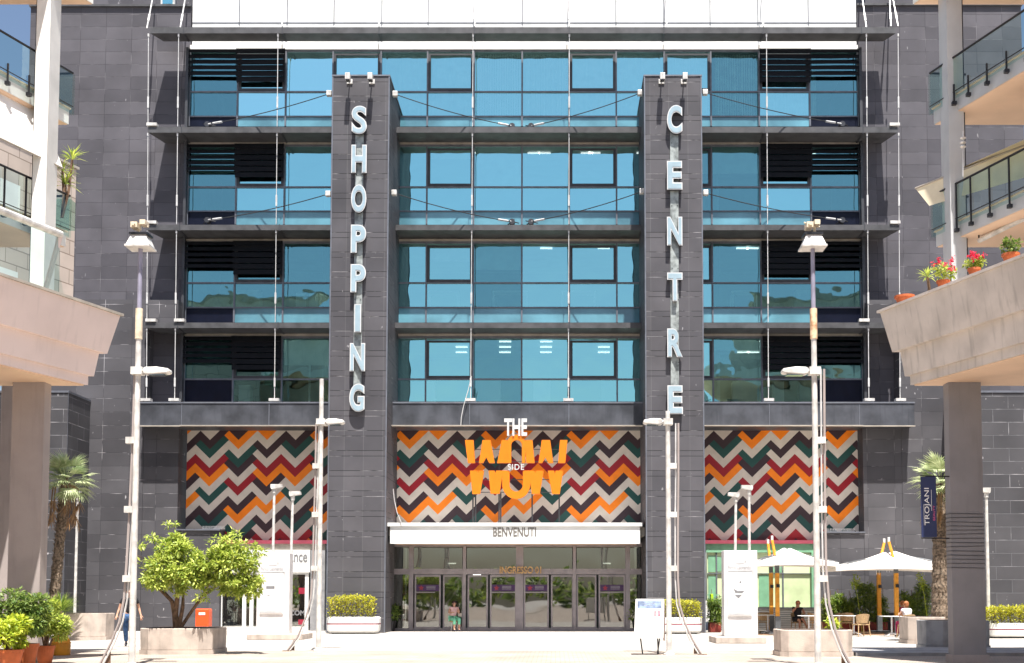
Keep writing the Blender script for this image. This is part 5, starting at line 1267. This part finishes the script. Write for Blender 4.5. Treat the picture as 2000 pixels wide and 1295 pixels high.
def parasol(up, Y, uc, v_top, u0, u1, v_edge, label, depth=3.2, arm=True):
    b = P(up, 1238, Y); b.z = 0; zt_ = P(up, 1112, Y).z
    t = thing('cantilever_parasol', b, label, 'parasol', 'white cafe parasols on yellow posts')
    m = MB(); m.box(b.x - .075, b.x + .075, Y - .075, Y + .075, .35, zt_ - .15); m.build('post', M['postyellow'], t)
    m = MB(); m.box(b.x - .1, b.x + .1, Y - .1, Y + .1, 0.08, .72); m.box(b.x - .4, b.x + .4, Y - .4, Y + .4, 0.021, .08); m.build('base_sleeve', M['postgrey'], t)
    m = MB(); m.box(b.x - .075, b.x + .075, Y - .075, Y + .075, zt_ - .14, zt_ + .28); m.build('sleeve', M['postgrey'], t)
    m = MB(); m.box(b.x - .05, b.x + .08, Y - .14, Y - .076, 1.85, 1.98); m.build('crank', M['railmetal'], t)
    top = P(uc, v_top, Y + .2); x0, x1 = P(u0, v_edge, Y).x, P(u1, v_edge, Y).x; ze = P(uc, v_edge, Y).z; zm = ze + .62
    cx_ = (x0 + x1) / 2; hw = (x1 - x0) / 2; cy_ = Y + .4; hd_ = depth / 2
    m = MB(); d = (top - Vector((b.x, Y, zt_))); side = Vector((.07, 0, .02))
    m.path([(b.x, Y, zt_ + .1), tuple(top)], .055, 6); m.build('arm', M['postyellow'], t)
    m = MB(); m.tube(top, (top.x, top.y, top.z + .18), .05); m.build('arm_cap', M['steel'], t)
    # canopy: square pyramid with slightly sagging panels and a valance
    m = MB(); apex = Vector((cx_, cy_, zm)); n = 8; rim = []
    for k in range(4 * n):
        sd, f_ = divmod(k, n); f_ = f_ / n * 2 - 1
        pt = [(f_, -1), (1, f_), (-f_, 1), (-1, -f_)][sd]
        edge_dip = .06 * (1 - f_ * f_)
        rim.append(Vector((cx_ + pt[0] * hw * (1 - edge_dip * .3), cy_ + pt[1] * hd_ * (1 - edge_dip * .3), ze + edge_dip * 1.2)))
    verts = [apex]; fs = []; NR = 5
    for j in range(1, NR + 1):
        for p in rim:
            q_ = apex.lerp(p, j / NR); q_.z -= .1 * math.sin(math.pi * j / NR); verts.append(q_)
    for p in rim: verts.append(p + Vector((0, 0, -.16)))
    K = 4 * n
    for k in range(K): fs.append((0, 1 + k, 1 + (k + 1) % K))
    for j in range(NR):
        for k in range(K): fs.append((1 + j * K + k, 1 + (j + 1) * K + k, 1 + (j + 1) * K + (k + 1) % K, 1 + j * K + (k + 1) % K))
    m.add(verts, fs); m.build('canopy', M['canvas'], t)
    m = MB()
    for pt in ((-1, -1), (1, -1), (1, 1), (-1, 1), (0, -1), (0, 1), (1, 0), (-1, 0)): m.tube(apex - Vector((0, 0, .12)), (cx_ + pt[0] * hw * .97, cy_ + pt[1] * hd_ * .97, ze + .02), .018, n=5)
    m.tube(apex - Vector((0, 0, .5)), apex, .04); m.build('rib', M['postgrey'], t)
    m = MB()
    for dx in (-.05, .05): m.tube((cx_ - .5 + dx, Y - .4, ze + .25), (cx_ - .5 + dx, Y - .4, ze - .3), .012, n=4)
    m.build('strap', M['whitecloth'], t)
parasol(1752, 47.2, 1736, 1058, 1622, 1846, 1108, 'front white cantilever parasol over the couple at the cafe, widest canopy', 2.6)
parasol(1718, 50.0, 1727, 1060, 1655, 1850, 1104, 'rear white parasol mostly hidden behind the widest canopy', 2.4)
parasol(1519, 47.2, 1508, 1055, 1466, 1628, 1100, 'front white cantilever parasol before the green shop window', 2.6)
parasol(1507, 49.6, 1500, 1062, 1470, 1600, 1098, 'rear white parasol before the green shop window', 2.2)
# chairs and tables
def make_chair(label):
    t = thing('cafe_chair', (0, 0, 0), label, 'chair', 'beige woven cafe chairs')
    m = MB(); m.prism([(-.23, -.22), (.23, -.22), (.25, .2), (-.25, .2)], .42, .46); m.build('seat', M['wicker'], t, bevel=.01)
    m = MB(); n = 10; vs_, fs = [], []
    for j in range(5):
        for i in range(n + 1):
            a = math.radians(-70 + 140 * i / n); z = .5 + .085 * j; rr = .26 + .012 * j
            vs_.append((rr * math.sin(a), .0 + .24 * math.cos(a) + .012 * j, z - (.06 * j / 4 * (abs(i - n / 2) / (n / 2)) ** 2)))
    for j in range(4):
        for i in range(n): fs.append((j * (n + 1) + i, j * (n + 1) + i + 1, (j + 1) * (n + 1) + i + 1, (j + 1) * (n + 1) + i))
    k = len(vs_); vs_ += [(x * .93, y * .93, z) for x, y, z in vs_]; fs += [tuple(q_ + k for q_ in f_[::-1]) for f_ in fs]
    fs += [(4 * (n + 1) + i, 4 * (n + 1) + i + 1, k + 4 * (n + 1) + i + 1, k + 4 * (n + 1) + i) for i in range(n)]
    m.add(vs_, fs); m.build('backrest', M['wicker'], t)
    for sx in (-1, 1):
        for sy, yy in ((-1, -.2), (1, .2)):
            m = MB(); m.path([(sx * .21, yy, .43), (sx * .23, yy * 1.1, .2), (sx * .25, yy * 1.25, 0)], [.02, .018, .016], 6)
            if sy > 0: m.path([(sx * .23, yy, .43), (sx * .24, yy, .56)], .018, 6)
            m.build('leg', M['wicker'], t)
    return t
CH = [(1489, 1237, 185, 'beige chair left of the yellow posts before the green shop'),
      (1592, 1239, 100, 'beige chair right of the seated woman, nearest her table'),
      (1627, 1239, 262, 'beige chair between the tall lamp post and the round-backed chair'),
      (1652, 1239, 180, 'round-backed beige chair second from the red trough'),
      (1682, 1244, 195, 'largest beige chair, standing before the red trough'),
      (1771, 1246, 200, 'beige chair under the seated woman in white and magenta'),
      (1740, 1239, 20, 'beige chair under the companion beside the yellow post'),
      (1560, 1238, 0, 'beige chair under the seated woman in black')]
c0 = None; chairs = []
for i, (u, v, rz, lab) in enumerate(CH):
    if c0 is None: c0 = o = make_chair(lab)
    else: o = copy_tree(c0); o['label'] = lab
    p = G(u, v); o.location = (p.x, p.y, .02); o.rotation_euler = (0, 0, math.radians(rz)); chairs.append(o)
def make_table(label):
    t = thing('cafe_table', (0, 0, 0), label, 'table', 'cafe tables')
    m = MB(); m.box(-.37, .37, -.35, .35, .72, .745); m.build('tabletop', M['white'], t, bevel=.01)
    m = MB(); m.tube((0, 0, .03), (0, 0, .72), .03); m.build('stem', M['steel'], t)
    m = MB()
    for a in range(4): an = a * 1.5708 + .78; m.path([(0, 0, .12), (math.cos(an) * .15, math.sin(an) * .15, .06), (math.cos(an) * .33, math.sin(an) * .33, .015)], .018, 5)
    m.build('foot', M['steel'], t)
    return t
tb = None
for (u, v, lab) in ((1580, 1241, 'white cafe table before the seated woman in black'), (1640, 1240, 'white cafe table behind the tall right lamp post'), (1668, 1241, 'white cafe table beside the largest chair'), (1742, 1243, 'white cafe table of the seated couple'), (1500, 1238, 'white cafe table beside the chair left of the yellow posts')):
    if tb is None: tb = o = make_table(lab)
    else: o = copy_tree(tb); o['label'] = lab
    p = G(u, v); o.location = (p.x, p.y, .02)

# ================================================================== PEOPLE
def skin_mesh(name, V, E, Rr, mat, parent, sub=2, root=0, rot=0, loc=(0, 0, 0)):
    me = bpy.data.meshes.new('t'); me.from_pydata([tuple(v) for v in V], E, []); o = bpy.data.objects.new('t', me); col.objects.link(o)
    sm = o.modifiers.new('s', 'SKIN'); sm.use_smooth_shade = True; sm.branch_smoothing = .3
    for i, r in enumerate(Rr): 
        rr = r if isinstance(r, tuple) else (r, r); me.skin_vertices[0].data[i].radius = rr; me.skin_vertices[0].data[i].use_root = (i == root)
    ss = o.modifiers.new('u', 'SUBSURF'); ss.levels = sub; ss.render_levels = sub
    bpy.context.view_layer.update(); dg = bpy.context.evaluated_depsgraph_get()
    m2 = bpy.data.meshes.new_from_object(o.evaluated_get(dg)); bpy.data.objects.remove(o); bpy.data.meshes.remove(me)
    m2.transform(Matrix.Rotation(rot, 4, 'Z')); m2.name = name; m2.materials.clear(); m2.materials.append(mat)
    for p in m2.polygons: p.use_smooth = True
    b = bpy.data.objects.new(name, m2); col.objects.link(b); b.parent = parent
    return b
def person(loc, rot, label, J, cloth):
    """J: joints in the figure's own frame, facing -Y."""
    t = thing('person', loc, label, 'person')
    names = ['pelvis', 'waist', 'chest', 'neck', 'chin', 'head', 'crown', 'shL', 'elL', 'wrL', 'haL', 'shR', 'elR', 'wrR', 'haR', 'hiL', 'knL', 'anL', 'toL', 'hiR', 'knR', 'anR', 'toR', 'nose']
    rad = dict(pelvis=(.14, .11), waist=(.12, .095), chest=(.15, .1), neck=.055, chin=.062, head=(.078, .092), crown=.06, shL=.055, elL=.04, wrL=.026, haL=(.036, .018), hiL=.085, knL=.058, anL=.037, toL=.03, nose=.014)
    for k in list(rad): 
        if k.endswith('L') and len(k) == 3: rad[k[:-1] + 'R'] = rad[k]
    h = Vector(J['head']); face = Vector(J.get('face', (0, -1, 0))).normalized(); J['nose'] = tuple(h + face * .1 + Vector((0, 0, -.01)))
    V = [J[n] for n in names]; I = {n: i for i, n in enumerate(names)}
    E = [('pelvis', 'waist'), ('waist', 'chest'), ('chest', 'neck'), ('neck', 'chin'), ('chin', 'head'), ('head', 'crown'), ('head', 'nose')]
    for s_ in 'LR': E += [('chest', 'sh' + s_), ('sh' + s_, 'el' + s_), ('el' + s_, 'wr' + s_), ('wr' + s_, 'ha' + s_), ('pelvis', 'hi' + s_), ('hi' + s_, 'kn' + s_), ('kn' + s_, 'an' + s_), ('an' + s_, 'to' + s_)]
    E = [(I[a], I[b]) for a, b in E]; RR = [rad[n] for n in names]
    for s_ in 'LR':                                # fingers
        w_, hn = Vector(J['wr' + s_]), Vector(J['ha' + s_]); d = (hn - w_).normalized(); sd = d.cross(Vector((0, 1, 0)) if abs(d.y) < .8 else Vector((1, 0, 0))).normalized(); cu = sd.cross(d)
        for k in range(5):
            b0_ = hn + sd * (k - 2) * .018 if k < 4 else hn - d * .05 + sd * .03; b1 = b0_ + d * (.035 if k else .028) + cu * .008; b2_ = b1 + d * .028 + cu * .02
            if k == 4: b1 = b0_ + sd * .02 + d * .02; b2_ = b1 + d * .028
            n0 = len(V); V += [b1, b2_]; E += [(I['ha' + s_] if k < 4 else I['wr' + s_], n0), (n0, n0 + 1)]; RR += [.0085, .007]
    body = skin_mesh('body', V, E, RR, cloth.get('skin', M['skin']), t, 2, 0, rot)
    def garment(name, ns, es, rr, mat, extra=None):
        V2 = [J[n] if isinstance(n, str) else n for n in ns]; skin_mesh(name, V2, es, rr, mat, t, 2, 0, rot)
    mid = lambda a, b, f_: tuple(Vector(J[a]).lerp(Vector(J[b]), f_))
    sl = cloth.get('sleeve', .6)
    garment('shirt', ['pelvis', 'waist', 'chest', tuple(Vector(J['neck']) - Vector((0, 0, .02))), 'shL', mid('shL', 'elL', sl), 'shR', mid('shR', 'elR', sl)], [(0, 1), (1, 2), (2, 3), (2, 4), (4, 5), (2, 6), (6, 7)],
            [(.158, .13), (.145, .12), (.18, .135), .088, .075, .062, .075, .062], cloth['shirt'])
    lg = cloth.get('leg', .97)
    garment(cloth.get('bname', 'trousers'), ['pelvis', 'hiL', 'knL', mid('knL', 'anL', lg), 'hiR', 'knR', mid('knR', 'anR', lg)] if not cloth.get('short') else ['pelvis', 'hiL', mid('hiL', 'knL', .75), 'hiR', mid('hiR', 'knR', .75)],
            [(0, 1), (1, 2), (2, 3), (0, 4), (4, 5), (5, 6)] if not cloth.get('short') else [(0, 1), (1, 2), (0, 3), (3, 4)],
            [(.155, .125), .1, .078, .065, .1, .078, .065] if not cloth.get('short') else [(.16, .13), .11, .1, .11, .1], cloth['bottom'])
    for s_ in 'LR':
        a_, b2_ = Vector(J['an' + s_]), Vector(J['to' + s_]); d = b2_ - a_; d.z = 0; d.normalize()
        skin_mesh('shoe', [a_ - d * .05 + Vector((0, 0, -.045)), a_ + d * .08 + Vector((0, 0, -.05)), b2_ + d * .03 + Vector((0, 0, -.01))], [(0, 1), (1, 2)], [.042, .045, .035], cloth.get('shoe', M['shoe']), t, 2, 0, rot)
    up = Vector((0, 0, 1)); bk = -face
    hm = MB(); Mh = Matrix.Rotation(rot, 3, 'Z'); hl = cloth.get('hairlen', .04)
    c = Mh @ (h + up * .022 + bk * .034) + Vector(loc) - Vector((0, 0, .1))
    hm.lathe(tuple(c), [(.1 * math.sin(math.pi * (i + .5) / 12), .1 - .1 * math.cos(math.pi * (i + .5) / 12)) for i in range(12)], 14)
    c = Mh @ (h - up * hl * .5 + bk * .055) + Vector(loc); hh = .06 + hl * .5
    hm.lathe((c.x, c.y, c.z - hh), [(.078 * math.sin(math.pi * (i + .5) / 8), hh - hh * math.cos(math.pi * (i + .5) / 8)) for i in range(8)], 12)
    hm.build('hair', cloth['hair'], t, smooth=True)
    m = MB(); sd = face.cross(up); Mr = Matrix.Rotation(rot, 3, 'Z'); 
    for k in (-1, 1):
        c = Mr @ (h + face * .082 + sd * .03 * k + up * .012) + Vector(loc); m.lathe(tuple(c - Vector((0, 0, .008))), [(.003, 0), (.009, .008), (.003, .016)], 8)
    m.build('eyes', M['shoe'], t)
    m = MB(); c = Mr @ (h + face * .082 - up * .045) + Vector(loc); c2 = Mr @ (sd * .02); m.tube(c - c2, c + c2, .006, n=6); m.build('mouth', M['rose'], t)
    m = MB()
    for k in (-1, 1):
        c = Mr @ (h + sd * .085 * k - up * .01) + Vector(loc); m.lathe(tuple(c - Vector((0, 0, .025))), [(.006, 0), (.014, .02), (.014, .035), (.006, .05)], 8)
    m.build('ears', cloth.get('skin', M['skin']), t)
    return t
# man walking
J = dict(pelvis=(0, 0, .95), waist=(0, -.01, 1.12), chest=(0, -.02, 1.34), neck=(0, -.02, 1.5), chin=(0, -.05, 1.56), head=(0, -.05, 1.64), crown=(0, -.04, 1.72),
         shL=(.19, -.02, 1.42), elL=(.27, .06, 1.15), wrL=(.33, -.02, .93), haL=(.35, -.06, .85), shR=(-.19, -.02, 1.42), elR=(-.28, -.02, 1.14), wrR=(-.34, -.12, .94), haR=(-.35, -.17, .87),
         hiL=(.1, 0, .9), knL=(.1, -.16, .5), anL=(.09, -.12, .09), toL=(.1, -.27, .04), hiR=(-.1, 0, .9), knR=(-.1, .06, .49), anR=(-.09, .26, .13), toR=(-.09, .14, .04))
p = G(251, 1263); person((p.x, p.y, 0), math.radians(15), 'man in a black T-shirt and blue jeans walking behind the left lamp post', J, dict(shirt=M['blackcloth'], bottom=M['jeans'], hair=M['hairdark'], hairlen=.02, sleeve=.55))
# seated figures
def seated(h=0, lean=0, armf=1):
    return dict(pelvis=(0, .05, .55), waist=(0, .08 - lean * .2, .7), chest=(0, .08 - lean, .92), neck=(0, .06 - lean, 1.07), chin=(0, .03 - lean, 1.12), head=(0, .03 - lean, 1.2), crown=(0, .04 - lean, 1.28),
         shL=(.17, .07 - lean, 1.0), elL=(.24, -.08, .78), wrL=(.12, -.3, .82), haL=(.06, -.36, .84), shR=(-.17, .07 - lean, 1.0), elR=(-.26, -.1, .8), wrR=(-.2, -.3, .8), haR=(-.16, -.37, .82),
         hiL=(.1, .0, .54), knL=(.11, -.4, .53), anL=(.1, -.4, .1), toL=(.1, -.53, .04), hiR=(-.1, .0, .54), knR=(-.11, -.4, .53), anR=(-.1, -.36, .1), toR=(-.1, -.49, .04))
J = seated(lean=.02); J['elR'] = (-.26, -.05, .85); J['wrR'] = (-.13, -.12, 1.06); J['haR'] = (-.08, -.13, 1.12); J['knL'] = (.02, -.42, .58); J['anL'] = (.2, -.46, .2); J['toL'] = (.26, -.55, .12)
p = G(1560, 1238); person((p.x, p.y, .02), math.radians(10), 'woman in a black top seated at the white table before the green shop', J, dict(shirt=M['blackcloth'], bottom=M['blackcloth'], hair=M['hairred'], hairlen=.1, sleeve=.3, short=True, skin=M['skinp'], bname='skirt'))
J = seated(lean=.06)
p = G(1771, 1246); person((p.x, p.y, .02), math.radians(200 - 0), 'woman in a white top and magenta trousers seated with her back turned', J, dict(shirt=M['whitecloth'], bottom=M['magenta'], hair=M['hairred'], hairlen=.08, sleeve=.4))
J = seated(lean=.05)
p = G(1763, 1239); person((p.x, p.y, .02), math.radians(215), 'person with auburn hair seated beside the woman in white and magenta', J, dict(shirt=M['magenta'], bottom=M['magenta'], hair=M['hairred'], hairlen=.02, sleeve=.4, skin=M['skinp']))
chairs[6].location = (p.x, p.y, .02); chairs[6].rotation_euler = (0, 0, math.radians(215)); chairs[7].rotation_euler = (0, 0, math.radians(10))

J = seated(lean=.1); p = Vector((P(886, 1200, 51.95).x, 51.95, 0))  # solid figure and stool added in place of a reflection in the doors
person((p.x, p.y, 0), math.radians(25), 'person in a pink top and mint skirt added for a reflection in the doors', J, dict(shirt=M['pinkcloth'], bottom=M['mint'], hair=M['hairdark'], hairlen=.1, sleeve=.3, leg=.6, bname='skirt'))
t = thing('added_stool', p, 'low stool added under the person in the mint skirt at the doors', 'stool')
m = MB(); m.lathe(p, [(.18, .4), (.19, .42), (.18, .45)], 16); m.build('seat', M['wicker'], t)
for k in range(3):
    m = MB(); an = k * 2.094; m.tube(p + Vector((math.cos(an) * .13, math.sin(an) * .13, .4)), p + Vector((math.cos(an) * .2, math.sin(an) * .2, 0)), .015); m.build('leg', M['steel'], t)
# ================================================================== BEHIND THE CAMERA (mirrored in the doors)
m = MB(); r = random.Random(9)
tl = tag(MB().build('placeholder'), None) if False else None
for i in range(60):
    c = (-45 + i * 1.6 + r.uniform(-.5, .5), -42 + r.uniform(-4, 4), r.uniform(.8, 3.2)); foliage(m, c, (2.2, 1.6, r.uniform(1.2, 2.6)), 90, (.6, 1.1), .7, 5, i)
tag(m.build('far_tree_belt', M['leafB']), kind='stuff')
